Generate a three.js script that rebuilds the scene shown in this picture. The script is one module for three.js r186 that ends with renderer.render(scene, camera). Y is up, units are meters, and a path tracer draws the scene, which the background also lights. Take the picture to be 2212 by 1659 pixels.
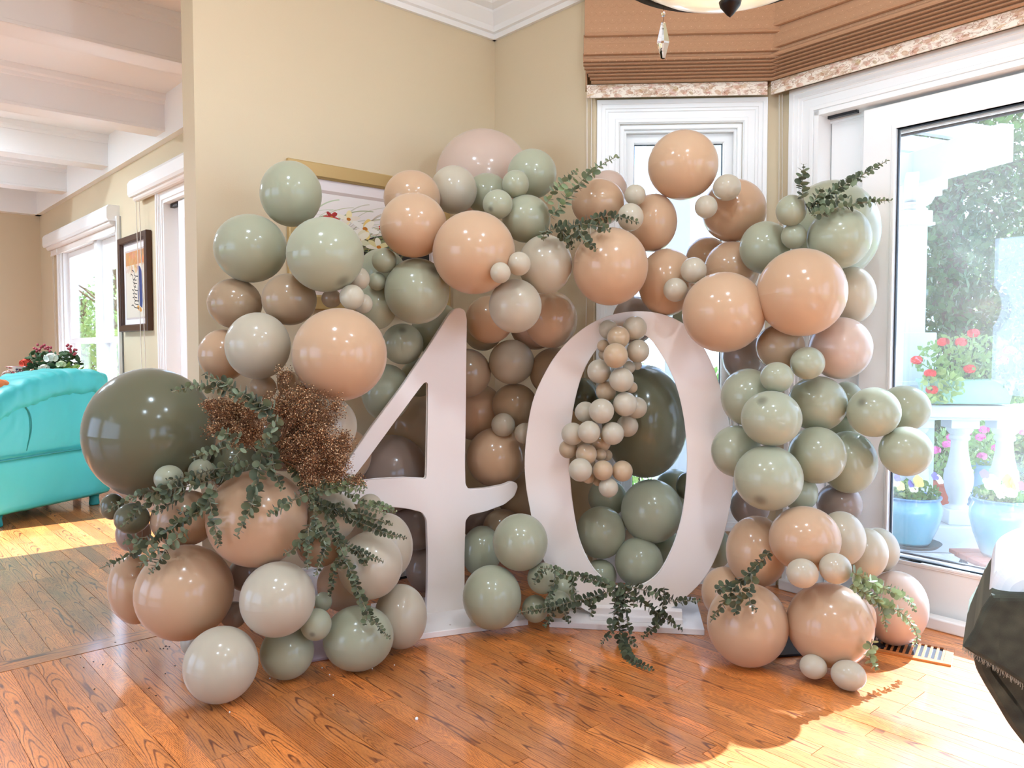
import * as THREE from 'three';
import { RoundedBoxGeometry } from 'three/addons/geometries/RoundedBoxGeometry.js';
import { mergeGeometries, mergeVertices } from 'three/addons/utils/BufferGeometryUtils.js';
import { ImprovedNoise } from 'three/addons/math/ImprovedNoise.js';
import { RectAreaLightUniformsLib } from 'three/addons/lights/RectAreaLightUniformsLib.js';

// ---------------------------------------------------------------- camera, sky, sun, exposure
RectAreaLightUniformsLib.init();
const scene = new THREE.Scene();
const FOCAL = 1688, PITCH = Math.atan(75 / FOCAL), EYE = 1.1;
const camera = new THREE.PerspectiveCamera(THREE.MathUtils.radToDeg(2 * Math.atan(829.5 / FOCAL)), 2212 / 1659, 0.05, 200);
camera.position.set(0, EYE, 0);
camera.rotation.set(-PITCH, 0, 0);
const EXPOSURE = 1.6, LAMP = 150;
const SUN_DIR = new THREE.Vector3(0.775 * 0.76, 0.65, -0.632 * 0.76).normalize();
const sun = new THREE.DirectionalLight(new THREE.Color().setRGB(0.83, 1.02, 1.3), 17);
sun.position.copy(SUN_DIR).multiplyScalar(25);
sun.castShadow = true;
sun.shadow.mapSize.set(4096, 4096);
Object.assign(sun.shadow.camera, { left: -12, right: 12, top: 12, bottom: -12, near: 1, far: 60 });
sun.shadow.bias = -0.0005;
scene.add(sun);
{ // sky: blue overhead, pale haze low down, a few soft clouds
  const W = 512, H = 256, d = new Float32Array(W * H * 4), n = new ImprovedNoise();
  for (let y = 0; y < H; y++) for (let x = 0; x < W; x++) {
    const el = ((y + 0.5) / H - 0.5) * Math.PI, az = (x / W) * Math.PI * 2, up = Math.max(0, Math.sin(el));
    const cx = Math.cos(az) * Math.cos(el), cz = Math.sin(az) * Math.cos(el), k = 2.2 / (up + 0.25);
    const cl = THREE.MathUtils.smoothstep(n.noise(cx * k, cz * k, 3.1) + 0.5 * n.noise(cx * k * 2.3, cz * k * 2.3, 7.7), 0.05, 0.55) * THREE.MathUtils.smoothstep(up, 0.02, 0.2);
    const h = Math.pow(1 - up, 3), i = (y * W + x) * 4;
    const c = [0.46 + 0.28 * h, 0.77 + 0.19 * h, 1.34];
    for (let j = 0; j < 3; j++) d[i + j] = c[j] * (1 - cl) + [0.9, 1.07, 1.34][j] * cl;
    d[i + 3] = 1;
  }
  const t = new THREE.DataTexture(d, W, H, THREE.RGBAFormat, THREE.FloatType);
  t.mapping = THREE.EquirectangularReflectionMapping; t.magFilter = THREE.LinearFilter; t.needsUpdate = true;
  scene.background = t; scene.backgroundIntensity = 2.9;
}

// ---------------------------------------------------------------- helpers
let seed = 20240;
const rnd = () => { seed = (seed * 1664525 + 1013904223) >>> 0; return seed / 4294967296; };
const rr = (a, b) => a + (b - a) * rnd();
const V = (x, y, z) => new THREE.Vector3(x, y, z);
const lin = (hex) => new THREE.Color(hex);
function at(px, py, d) { // a point d metres in front of the camera on the sight line of a photograph pixel
  const u = (px - 1106) / FOCAL, v = (829.5 - py) / FOCAL, s = Math.sin(PITCH), c = Math.cos(PITCH), k = d / (c + v * s);
  return V(u * k, EYE + (-s + v * c) * k, -d);
}
const taken = new Map();
function numbered(name, scope = scene) {
  if (!taken.has(scope)) taken.set(scope, {});
  const t = taken.get(scope), n = t[name] ?? 0; t[name] = n + 1;
  return n ? name + '_' + String(n).padStart(3, '0') : name;
}
function shade(o) { o.castShadow = true; o.receiveShadow = true; return o; }
function mesh(name, geo, mat, parent = scene) {
  const m = shade(new THREE.Mesh(Array.isArray(geo) ? merge(geo) : geo, mat)); m.name = numbered(name, parent); parent.add(m); return m;
}
function tag(o, label, category, group) { o.userData.label = label; o.userData.category = category; if (group) o.userData.group = group; return o; }
function thing(name, label, category, pos = [0, 0, 0], ry = 0, group) {
  const g = new THREE.Group(); g.name = numbered(name); scene.add(g);
  Array.isArray(pos) ? g.position.set(...pos) : g.position.copy(pos); g.rotation.y = ry; return tag(g, label, category, group);
}
function struct(name, pos = [0, 0, 0], ry = 0) { const g = new THREE.Group(); g.name = name; g.position.set(...pos); g.rotation.y = ry; g.userData.kind = 'structure'; scene.add(g); return g; }
function clean(g) { const q = g.index ? g.toNonIndexed() : g.clone(); for (const k of Object.keys(q.attributes)) if (!['position', 'normal', 'uv', 'color'].includes(k)) q.deleteAttribute(k); q.morphAttributes = {}; q.clearGroups(); return q; }
function merge(list) {
  const l = list.map(clean); const anyC = l.some((g) => g.attributes.color);
  for (const g of l) if (anyC && !g.attributes.color) g.setAttribute('color', new THREE.BufferAttribute(new Float32Array(g.attributes.position.count * 3).fill(1), 3));
  return mergeGeometries(l);
}
const box = (w, h, d, x = 0, y = 0, z = 0) => new THREE.BoxGeometry(w, h, d).translate(x, y, z);
const rbox = (w, h, d, r, x = 0, y = 0, z = 0, s = 2) => new RoundedBoxGeometry(w, h, d, s, Math.min(r, w / 2.01, h / 2.01, d / 2.01)).translate(x, y, z);
function shapeOf(pts, holes = []) { const s = new THREE.Shape(pts.map((p) => new THREE.Vector2(p[0], p[1]))); for (const h of holes) s.holes.push(new THREE.Path(h.map((p) => new THREE.Vector2(p[0], p[1])))); return s; }
const rect = (x0, y0, x1, y1) => [[x0, y0], [x1, y0], [x1, y1], [x0, y1]];
function extrude(shape, depth, bevel = 0, z = 0, seg = 1, curve = 8) {
  return new THREE.ExtrudeGeometry(shape, { depth: depth - 2 * bevel, bevelEnabled: bevel > 0, bevelThickness: bevel, bevelSize: bevel, bevelOffset: -bevel, bevelSegments: seg, curveSegments: curve }).translate(0, 0, z + bevel);
}
function tube(pts, r, seg = 24, rad = 6, closed = false) { return new THREE.TubeGeometry(new THREE.CatmullRomCurve3(pts, closed), seg, r, rad, closed); }
const lathe = (prof, seg = 32) => new THREE.LatheGeometry(prof.map((p) => new THREE.Vector2(p[0], p[1])), seg);
function rod(a, b, r, rad = 5) { const d = b.clone().sub(a), g = new THREE.CylinderGeometry(r, r, d.length(), rad, 1); g.applyQuaternion(new THREE.Quaternion().setFromUnitVectors(V(0, 1, 0), d.clone().normalize())); return g.translate((a.x + b.x) / 2, (a.y + b.y) / 2, (a.z + b.z) / 2); }
// a profile in (out from the wall, up) swept along x from x0 to x1
function sweepX(prof, x0, x1) { const g = extrude(shapeOf(prof), x1 - x0); g.applyMatrix4(new THREE.Matrix4().makeBasis(V(0, 0, 1), V(0, 1, 0), V(-1, 0, 0))); return g.translate(x1, 0, 0); }
const std = (o) => new THREE.MeshStandardMaterial(o);
const phys = (o) => new THREE.MeshPhysicalMaterial(o);
function dataTex(W, H, fn, srgb = true) {
  const d = new Uint8Array(W * H * 4);
  for (let y = 0; y < H; y++) for (let x = 0; x < W; x++) { const c = fn(x, y), i = (y * W + x) * 4; d[i] = c[0]; d[i + 1] = c[1]; d[i + 2] = c[2]; d[i + 3] = 255; }
  const t = new THREE.DataTexture(d, W, H); t.wrapS = t.wrapT = THREE.RepeatWrapping; t.magFilter = THREE.LinearFilter; if (srgb) t.colorSpace = THREE.SRGBColorSpace; t.needsUpdate = true; return t;
}
function canvasTex(W, H, draw) { const c = document.createElement('canvas'); c.width = W; c.height = H; draw(c.getContext('2d'), W, H); const t = new THREE.CanvasTexture(c); t.colorSpace = THREE.SRGBColorSpace; t.wrapS = t.wrapT = THREE.RepeatWrapping; return t; }
const noise = new ImprovedNoise();
function planarUV(g, sx, sy, ox = 0, oy = 0) { const p = g.attributes.position, u = new Float32Array(p.count * 2); for (let i = 0; i < p.count; i++) { u[2 * i] = (p.getX(i) - ox) / sx; u[2 * i + 1] = (p.getY(i) - oy) / sy; } g.setAttribute('uv', new THREE.BufferAttribute(u, 2)); return g; }

// ---------------------------------------------------------------- materials
const grit = dataTex(256, 256, (x, y) => { const v = 128 + 50 * noise.noise(x / 7, y / 7, 1) + 60 * noise.noise(x / 2.3, y / 2.3, 5); return [v, v, v]; }, false);
grit.repeat.set(4, 4);
const M = {
  paint: std({ color: lin('#d8c5a4'), roughness: 0.75, bumpMap: grit, bumpScale: 0.0004 }),
  white: std({ color: lin('#f4f1ed'), roughness: 0.42 }),
  ceiling: std({ color: lin('#f7f5f2'), roughness: 0.85 }),
  board: phys({ color: lin('#f0e4da'), roughness: 0.4, clearcoat: 0.15, clearcoatRoughness: 0.3 }),
  leafD: phys({ color: lin('#97a878'), roughness: 0.9, transmission: 0.4, thickness: 0, side: THREE.DoubleSide }),
  // door panes made slightly milky to put the outdoor glare into the glass
  hazyDoorGlass: phys({ color: 0xffffff, roughness: 0.0, transmission: 0.955, thickness: 0, ior: 1.5 }),
  glass: phys({ color: 0xffffff, roughness: 0.0, transmission: 1, thickness: 0, ior: 1.5 }),
  gasket: std({ color: lin('#2b3138'), roughness: 0.6 }),
  black: std({ color: lin('#16141a'), roughness: 0.4 }),
  gapDark: std({ color: lin('#2a130a'), roughness: 0.9 }),
  iron: std({ color: lin('#1d1512'), roughness: 0.45, metalness: 0.5 }),
  turquoise: phys({ color: lin('#3fbfbc'), roughness: 0.42, clearcoat: 0.2, clearcoatRoughness: 0.35 }),
  turquoiseDark: std({ color: lin('#1e8f8f'), roughness: 0.45 }),
  stem: std({ color: lin('#8d8468'), roughness: 0.8 }),
  leafA: phys({ color: lin('#6a7452'), roughness: 0.9, transmission: 0.3, thickness: 0, side: THREE.DoubleSide }),
  leafB: phys({ color: lin('#84906f'), roughness: 0.9, transmission: 0.3, thickness: 0, side: THREE.DoubleSide }),
  leafC: phys({ color: lin('#4f583f'), roughness: 0.9, transmission: 0.3, thickness: 0, side: THREE.DoubleSide }),
};
// balloon rubber: thin and a little translucent, shiny skin
const rubber = (hex) => phys({ color: lin(hex), roughness: 0.95, clearcoat: 0.8, clearcoatRoughness: 0.15, transmission: 0.24, thickness: 0, ior: 1.45 });
const RUBBER_HEX = { sage: '#b1b295', olive: '#6f6e52', sand: '#cbbfa6', blush: '#d2ac87', rose: '#d8bda9', tan: '#b89b79', mauve: '#a28b7b', gold: '#cdb18d' };  // mauve puts the shade on dim blush balloons into the rubber colour
const RUBBER = Object.fromEntries(Object.entries(RUBBER_HEX).map(([k, h]) => [k, rubber(h)]));
const RUBBER_TIP = Object.fromEntries(Object.entries(RUBBER_HEX).map(([k, h]) => [k, Object.assign(rubber(h), { vertexColors: true })]));

// ---------------------------------------------------------------- the room: plan points are (x to the right, z ahead of the camera)
class Wall { // local x runs along the wall, y up, z into the room
  constructor(x, z, dx, dz) { const l = Math.hypot(dx, dz); this.x = x; this.z = z; this.dx = dx / l; this.dz = dz / l; this.ry = Math.atan2(this.dz, this.dx); this.pos = [x, 0, -z]; }
  at(s) { return [this.x + this.dx * s, this.z + this.dz * s]; }
  group(name) { return struct(name, this.pos, this.ry); }
  thing(name, label, cat) { return thing(name, label, cat, this.pos, this.ry); }
  // where the sight line of a pixel column meets the wall
  s(px) { const k = (px - 1106) / FOCAL; return (this.x - k * this.z) / (k * this.dz - this.dx); }
  y(px, py) { const [X, Z] = this.at(this.s(px)); return at(px, py, Z).y; }
}
const wA = new Wall(-1.251, 3.123, 0.747, 0.665), LA = 1.553;
const wB = new Wall(...wA.at(LA), 0.665, -0.747), LB = 0.656;
const wC = new Wall(...wB.at(LB), 0.998, -0.058), LC = 0.886;
const wD = new Wall(...wC.at(LC), 0.637, -0.77), LD = 2.6;
const SE = 1.08, ye = (y) => EYE + (y - EYE) * SE; // the living room's far side
const wE = new Wall(-4.807 * SE, 8.02 * SE, 0.667, -0.745), LE = 6.6;
const wF = new Wall(-4.807 * SE - 6 * 0.747, 8.02 * SE - 6 * 0.665, 0.747, 0.665), LF = 6.0;
const TOP = 2.9, TOP2 = ye(2.72);
function wallMesh(name, w, len, y1, holes = [], th = 0.13, x0 = 0, y0 = 0) {
  const g = w.group(name);
  const m = mesh('wall_panel', extrude(shapeOf(rect(x0, y0, len, y1), holes), th, 0, -th), M.paint, g);
  return g;
}
const TH = 0.13;
const gA = wallMesh('wall_main', wA, LA + 0.06, TOP);
wallMesh('wall_corner', wB, LB + 0.05, TOP, [], 0.13);
// opening of the window in wall C and of the sliding door in wall D
const CW = { x0: wC.s(1335), x1: wC.s(1597), y0: 0.36, y1: wC.y(1450, 268) };
const DW = { x0: wD.s(1755), x1: 2.32, y0: 0.0, y1: 2.14 };
wallMesh('wall_window', wC, LC, TOP, [rect(CW.x0, CW.y0, CW.x1, CW.y1)], 0.13);
{ const g = wallMesh('wall_door', wD, LD, TOP, [], 0.13); g.children[0].geometry = extrude(shapeOf([[0, 0], [DW.x0, 0], [DW.x0, DW.y1], [DW.x1, DW.y1], [DW.x1, 0], [LD, 0], [LD, TOP], [0, TOP]]), 0.13, 0, -0.13); }
// walls E and F of the living room
const et = (t) => (4.12 - t) * SE; // distance along wall E counted from the far corner
const EW = { x0: et(3.2), x1: et(1.42), y0: ye(0.72), y1: ye(2.02) };
const ED = { x0: et(0.36), x1: et(-0.78), y0: 0, y1: ye(2.08) };
{ const g = wallMesh('wall_living_outer', wE, LE, TOP2, []); g.children[0].geometry = extrude(shapeOf([[-0.13, 0], [ED.x0, 0], [ED.x0, ED.y1], [ED.x1, ED.y1], [ED.x1, 0], [LE, 0], [LE, TOP2], [-0.13, TOP2]], [rect(EW.x0, EW.y0, EW.x1, EW.y1)]), 0.13, 0, -0.13); }
wallMesh('wall_living_far', wF, LF + 0.13, TOP2);
// the rest of the house behind the camera, with its windows
const P1 = wD.at(LD), P2 = [2.85, -2.6], P3 = [-3.3, -2.75], P4 = wF.at(0);
const wG = new Wall(P1[0], P1[1], P2[0] - P1[0], P2[1] - P1[1]), LG = Math.hypot(P2[0] - P1[0], P2[1] - P1[1]);
const wH = new Wall(P2[0], P2[1], P3[0] - P2[0], P3[1] - P2[1]), LH = Math.hypot(P3[0] - P2[0], P3[1] - P2[1]);
const wI = new Wall(P3[0], P3[1], P4[0] - P3[0], P4[1] - P3[1]), LI = Math.hypot(P4[0] - P3[0], P4[1] - P3[1]);
wallMesh('wall_right', wG, LG, TOP, [rect(0.35, 0.3, 1.85, 2.3), rect(2.2, 0.9, 3.7, 2.3)]);
wallMesh('wall_back', wH, LH, TOP, [rect(0.5, 0.9, 1.7, 2.2)]);
wallMesh('wall_left', wI, LI, TOP, [rect(0.8, 0.3, 3.8, 2.5), rect(4.6, 0.1, 8.2, 2.5)]);  // left wall openings enlarged to brighten the living room ceiling
// header over the wide opening to the living room, in line with the main wall
{ const g = wA.group('wall_header'); mesh('wall_panel', box(4.6, TOP - 2.62, 0.13, -2.3, (TOP + 2.62) / 2, -0.065), M.paint, g); }
// ceilings
const slab = (pts, y, th) => { const g = extrude(shapeOf(pts.map(([x, z]) => [x, z])), th); g.applyMatrix4(new THREE.Matrix4().makeBasis(V(1, 0, 0), V(0, 0, -1), V(0, 1, 0))); return g.translate(0, y, 0); };
const AL = wA.at(-4.6), AR = wA.at(LA + 0.2);
{ const g = struct('ceiling'); mesh('ceiling_panel', slab([AL, AR, [0.2, 4.6], [2.0, 4.4], [4.2, 1.5], [4.0, -3.6], [-4.4, -3.8]], TOP, 0.1), M.ceiling, g);
  mesh('ceiling_panel', slab([wA.at(-5.2), wA.at(1.3), [-0.9, 5.4], [-5.1, 9.9], [-11.6, 4.4], [-7.2, 0.4]], TOP2, 0.1), M.ceiling, g); }

// ---------------------------------------------------------------- floor: oak strips laid toward wall E, a border board under the opening
{
  const ROWS = 16, W = 2048, H = 1024, n = new ImprovedNoise();
  const rows = []; for (let r = 0; r < ROWS; r++) rows.push({ tone: rr(0.88, 1.14), warm: rr(-0.08, 0.08), a: rr(2, 9), sl: rr(0.6, 1.6), c: rr(-0.6, 0.6), f: rr(5, 9), z: rr(0, 90), kind: r % 4 });
  const wood = dataTex(W, H, (x, y) => {
    const R = rows[(y / 64) | 0], w = ((y % 64) / 64 - 0.5) * 2 - R.c, u = x / W * 9;
    const wav = n.noise(u * 0.7, w * 0.5, R.z) * 1.1 + n.noise(u * 2.4, w * 1.1, R.z + 9) * 0.35;
    let h = R.kind === 0 ? w * R.a * 0.9 + wav * 1.4 + u * 0.15 : w * w * R.a * 0.55 + u * R.sl * 0.5 + wav * 1.3;
    const g = Math.abs((((h * R.f * 0.26) % 1) + 1) % 1 - 0.5) * 2;
    const patch = 0.62 + 0.7 * n.noise(x / 60, y / 7, R.z + 3);
    const line = THREE.MathUtils.smoothstep(g, 0.66, 0.94) * Math.max(0, Math.min(1.1, patch + 0.25 * n.noise(x / 7, y / 1.4, R.z + 30)));
    const pore = THREE.MathUtils.smoothstep(n.noise(x / 30, y / 1.1, R.z + 40), 0.12, 0.5);
    const mott = n.noise(u * 1.5, w * 0.8, R.z + 20) * 0.14 + n.noise(x / 9, y / 2.2, 77) * 0.07;
    const dk = Math.min(1, line * 0.95 + pore * 0.28);
    const t = R.tone * (1 + mott), b = [220 * t, (133 + 50 * R.warm) * t, (64 + 60 * R.warm) * t], k = [92, 38, 14];
    return b.map((v, i) => Math.max(0, Math.min(255, v * (1 - dk * 0.92) + k[i] * dk * 0.92)));
  });
  wood.anisotropy = 8;
  const mat = phys({ map: wood, roughness: 0.4, clearcoat: 1, clearcoatRoughness: 0.11 });
  M.wood = mat;
  const fl = struct('floor');
  mesh('subfloor', slab([AL, [-11.2, 4.4], [-5.1, 9.7], [-0.9, 5.6], [0.2, 4.6], [1.9, 4.3], [4.1, 1.5], [3.9, -3.5], [-4.4, -3.7]].map((p) => p), -0.06, 0.05), M.gapDark, fl);
  const ex = V(-0.667, 0, -0.745), ez = V(0.747, 0, -0.665), wd = 0.072, th = 0.014, lens = [0.55, 0.8, 1.05, 1.35];
  const geos = lens.map((L) => Array.from({ length: ROWS }, (_, r) => {
    const g = box(L - 0.0012, th, wd - 0.0012), p = g.attributes.position, uv = g.attributes.uv, u0 = rnd() * 2;
    for (let i = 0; i < p.count; i++) uv.setXY(i, u0 + (p.getX(i) + L / 2) / 2.4, (r + 0.06 + 0.88 * (p.getZ(i) / wd + 0.5)) / ROWS);
    return g;
  }));
  // position on the plan: q across the boards, s along them; the border board lies on wall A's line
  const base = wA.at(0), list = [];
  for (let q = -4.6; q < 3.6; q += wd) {
    for (const [sa, sb] of [[-7.5, -0.055], [0.055, 5.6]]) {
      let s = sa < -1 ? sb : sa; const dir = sa < -1 ? -1 : 1; let first = true;
      while (dir > 0 ? s < sb : s > sa) {
        const li = (rnd() * 4) | 0, L = first ? lens[(rnd() * 3) | 0] : lens[li]; first = false;
        const c = s + dir * L / 2; s += dir * L;
        const X = base[0] + 0.747 * q - 0.667 * c, Z = base[1] + 0.665 * q + 0.745 * c;
        const nd = 0.747 * X + 0.665 * Z;
        if (c > 0 && (q > 1.1 || nd > 2.1)) continue;          // past wall E
        if (X > 3.1 || Z < -3 || (c < 0 && (0.77 * X + 0.637 * Z) > 3.28) || Z > 9.2) continue;
        list.push({ L, X, Z, dir });
      }
    }
  }
  const score = (o) => { if (o.Z < 1.5) return -1; const px = 1106 + FOCAL * o.X / o.Z, py = 755 + EYE * FOCAL / o.Z; if (px < -150 || px > 2360 || py > 1800) return -1; const hid = (px > 560 && px < 1850 && py < 1290) || (px < 150 && py < 1090) || (px > 240 && px < 560 && py < 1330); return hid ? 0.001 * o.L / o.Z : o.L / (o.Z * o.Z * o.Z); };
  list.forEach((o) => { o.sc = score(o); });
  list.sort((a, b) => b.sc - a.sc);
  const rest = [];
  list.forEach((o, i) => {
    const g = geos[lens.indexOf(o.L)][(rnd() * ROWS) | 0], y = -th / 2 + rr(-0.0004, 0.0004);
    const m4 = new THREE.Matrix4().makeBasis(ex, V(0, 1, 0), ez.clone().negate()); m4.setPosition(o.X, y, -o.Z);
    if (new THREE.Matrix4().copy(m4).determinant() < 0) m4.makeBasis(ex, V(0, 1, 0), ez).setPosition(o.X, y, -o.Z);
    if (i < 300) { const m = mesh('plank', g, mat, fl); m.applyMatrix4(m4); }
    else rest.push(clean(g).applyMatrix4(m4));
  });
  const far = mesh('planking', mergeGeometries(rest), mat, fl); far.userData.kind = 'stuff';
  const tb = geos[3][3].clone(); const bl = []; for (let i = 0; i < 4; i++) bl.push(clean(box(1.35, th, 0.105)).translate(-0.6 - i * 1.35, 0, 0));
  bl.forEach((g, k) => { const p = g.attributes.position, uv = g.attributes.uv; for (let i = 0; i < p.count; i++) uv.setXY(i, p.getX(i) / 2.4 + k, (5 + k + 0.06 + 0.88 * (p.getZ(i) / 0.105 + 0.5)) / ROWS); });
  bl.forEach((g) => { const b = mesh('threshold_board', g, mat, fl); b.position.set(base[0], -th / 2 + 0.001, -base[1]); b.rotation.y = wA.ry; });
}

// ---------------------------------------------------------------- mouldings
const crownProf = [[0, 2.705], [0.018, 2.705], [0.02, 2.73], [0.034, 2.735], [0.04, 2.76], [0.075, 2.81], [0.078, 2.82], [0.11, 2.835], [0.115, 2.85], [0.15, 2.865], [0.155, 2.88], [0.19, 2.885], [0.19, TOP], [0, TOP]];
const baseProf = [[0, 0], [0.018, 0], [0.018, 0.1], [0.012, 0.115], [0.012, 0.13], [0, 0.135]];
let trimNo = 0;
function trim(w, prof, x0, x1) { const g = w.group('trim_' + ++trimNo); mesh('moulding', sweepX(prof, x0, x1), M.white, g); }
trim(wA, crownProf, -0.1, LA); trim(wB, crownProf, 0, LB + 0.08); trim(wC, crownProf, -0.08, LC); trim(wD, crownProf, 0, LD);
let bbNo = 0;
function baseboard(side, w, x0, x1) { const g = w.group('baseboard_' + side); mesh('moulding', sweepX(baseProf, x0, x1), M.white, g); }
baseboard('main', wA, 0, LA); baseboard('corner', wB, 0, LB + 0.01); baseboard('window', wC, 0, LC); baseboard('living_outer', wE, 0, ED.x0 - 0.12); baseboard('living_far', wF, 0, LF);
// living room: frieze boards along walls E and F and the white beams between
{
  const fr = wE.group('trim_' + ++trimNo); mesh('frieze_board', sweepX([[0, ye(2.45)], [0.05, ye(2.45)], [0.05, TOP2], [-0.02, TOP2], [-0.02, ye(2.45)]], -0.1, LE), M.white, fr);
  const ff = wF.group('trim_' + ++trimNo); mesh('frieze_board', sweepX([[0, ye(2.45)], [0.12, ye(2.45)], [0.12, TOP2], [-0.02, TOP2], [-0.02, ye(2.45)]], 0, LF + 0.13), M.white, ff);
  [2.84, 1.55, 0.27, -1.02].forEach((t, i) => {
    // beam i runs away from wall E into the room
    const [x, z] = wE.at(et(t)); const b = struct('beam_' + (i + 1), [x, 0, -z], Math.atan2(-0.665, -0.747));
    mesh('beam_body', box(6, TOP2 - ye(2.49), 0.18, 3, (TOP2 + ye(2.49)) / 2, 0), M.white, b);
    for (const sd of [-1, 1]) {
      const pr = [[0.088, TOP2 - 0.07], [0.1, TOP2 - 0.066], [0.104, TOP2 - 0.045], [0.12, TOP2 - 0.034], [0.126, TOP2 - 0.008], [0.126, TOP2], [0.088, TOP2]];
      const g = extrude(shapeOf(pr.map(([a, y]) => [a * sd, y])), 6); g.applyMatrix4(new THREE.Matrix4().makeBasis(V(0, 0, 1), V(0, 1, 0), V(-1, 0, 0))).translate(6, 0, 0);
      mesh('crown_strip', g, M.white, b); 
      const lp = [[0.088, ye(2.49)], [0.096, ye(2.49)], [0.096, ye(2.506)], [0.088, ye(2.51)]]; const l = extrude(shapeOf(lp.map(([a, y]) => [a * sd, y])), 6); l.applyMatrix4(new THREE.Matrix4().makeBasis(V(0, 0, 1), V(0, 1, 0), V(-1, 0, 0))).translate(6, 0, 0); mesh('edge_bead', l, M.white, b);
    }
  });
}

// unseen fill lights added behind the camera and between the living room beams
{
  const glow = std({ color: 0xffffff, emissive: new THREE.Color().setRGB(0.8, 1.0, 1.2), emissiveIntensity: 3, roughness: 0.5 });
  const spots = [[-0.75, 1.75, TOP, 'near the main wall'], [0.75, 1.5, TOP, 'nearest the glass door'], [-0.7, 0.35, TOP, 'above the camera at the left'], [0.9, 0.2, TOP, 'above the camera at the right'], [-3.2, 3.0, TOP2, 'in front of the armchair'], [-4.3, 5.2, TOP2, 'above the armchair'], [-5.6, 6.2, TOP2, 'near the far living room wall']];
  for (const [x, z, y, where] of spots) {
    const t = thing('added_fill_light', 'added unseen fill light in the ceiling ' + where, 'ceiling light', [x, y, -z]);
    mesh('trim_ring', lathe([[0.075, -0.001], [0.1, -0.001], [0.103, -0.006], [0.098, -0.01], [0.078, -0.007], [0.075, -0.001]], 28), M.white, t);
    mesh('lens', new THREE.CylinderGeometry(0.075, 0.075, 0.004, 28).translate(0, -0.003, 0), glow, t);
    const l = new THREE.RectAreaLight(new THREE.Color().setRGB(0.8, 1.0, 1.2), y === TOP ? LAMP : LAMP * 3.2, 0.14, 0.14);
    l.position.set(x, y - 0.012, -z); l.lookAt(x, 0, -z); scene.add(l);
  }
}

// ---------------------------------------------------------------- windows and doors
// stepped white casing round an opening (open: no bottom piece)
function casingGeos(x0, y0, x1, y1, w, open = false) {
  const ring = (o, i, th) => { // from offset o outside the opening to offset i
    if (open) return extrude(shapeOf([[x0 - o, y0], [x0 - i, y0], [x0 - i, y1 + i], [x1 + i, y1 + i], [x1 + i, y0], [x1 + o, y0], [x1 + o, y1 + o], [x0 - o, y1 + o]]), th, 0.002);
    return extrude(shapeOf(rect(x0 - o, y0 - o, x1 + o, y1 + o), [rect(x0 - i, y0 - i, x1 + i, y1 + i)]), th, 0.002);
  };
  return [ring(w, 0, 0.016), ring(w, w * 0.8, 0.036), ring(w * 0.86, w * 0.62, 0.028), ring(w * 0.66, w * 0.5, 0.022), ring(w * 0.2, 0.004, 0.022)];
}
const ringGeo = (x0, y0, x1, y1, w, th, z = 0, bev = 0.003) => extrude(shapeOf(rect(x0, y0, x1, y1), [rect(x0 + w, y0 + w, x1 - w, y1 - w)]), th, bev, z);
function ringGeo4(x0, y0, x1, y1, l, r, b, t, th, z) { return extrude(shapeOf(rect(x0, y0, x1, y1), [rect(x0 + l, y0 + b, x1 - r, y1 - t)]), th, Math.min(0.003, l * 0.12), z); }
{ // narrow casement window in wall C
  const g = wC.group('window_1'), { x0, x1, y0, y1 } = CW;
  mesh('casing', casingGeos(x0, y0, x1, y1, 0.105), M.white, g);
  mesh('jamb', ringGeo(x0, y0, x1, y1, 0.022, 0.13, -0.13), M.white, g);
  mesh('stop_bead', ringGeo(x0 + 0.02, y0 + 0.02, x1 - 0.02, y1 - 0.02, 0.014, 0.02, -0.035), M.white, g);
  mesh('sash', [ringGeo(x0 + 0.022, y0 + 0.022, x1 - 0.022, y1 - 0.022, 0.05, 0.045, -0.095), ringGeo(x0 + 0.066, y0 + 0.066, x1 - 0.066, y1 - 0.066, 0.008, 0.03, -0.09)], M.white, g);
  mesh('gasket', ringGeo(x0 + 0.074, y0 + 0.074, x1 - 0.074, y1 - 0.074, 0.0035, 0.012, -0.085, 0.0005), M.gasket, g);
  mesh('pane', box(x1 - x0 - 0.15, y1 - y0 - 0.15, 0.005, (x0 + x1) / 2, (y0 + y1) / 2, -0.08), M.glass, g);
}
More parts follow.
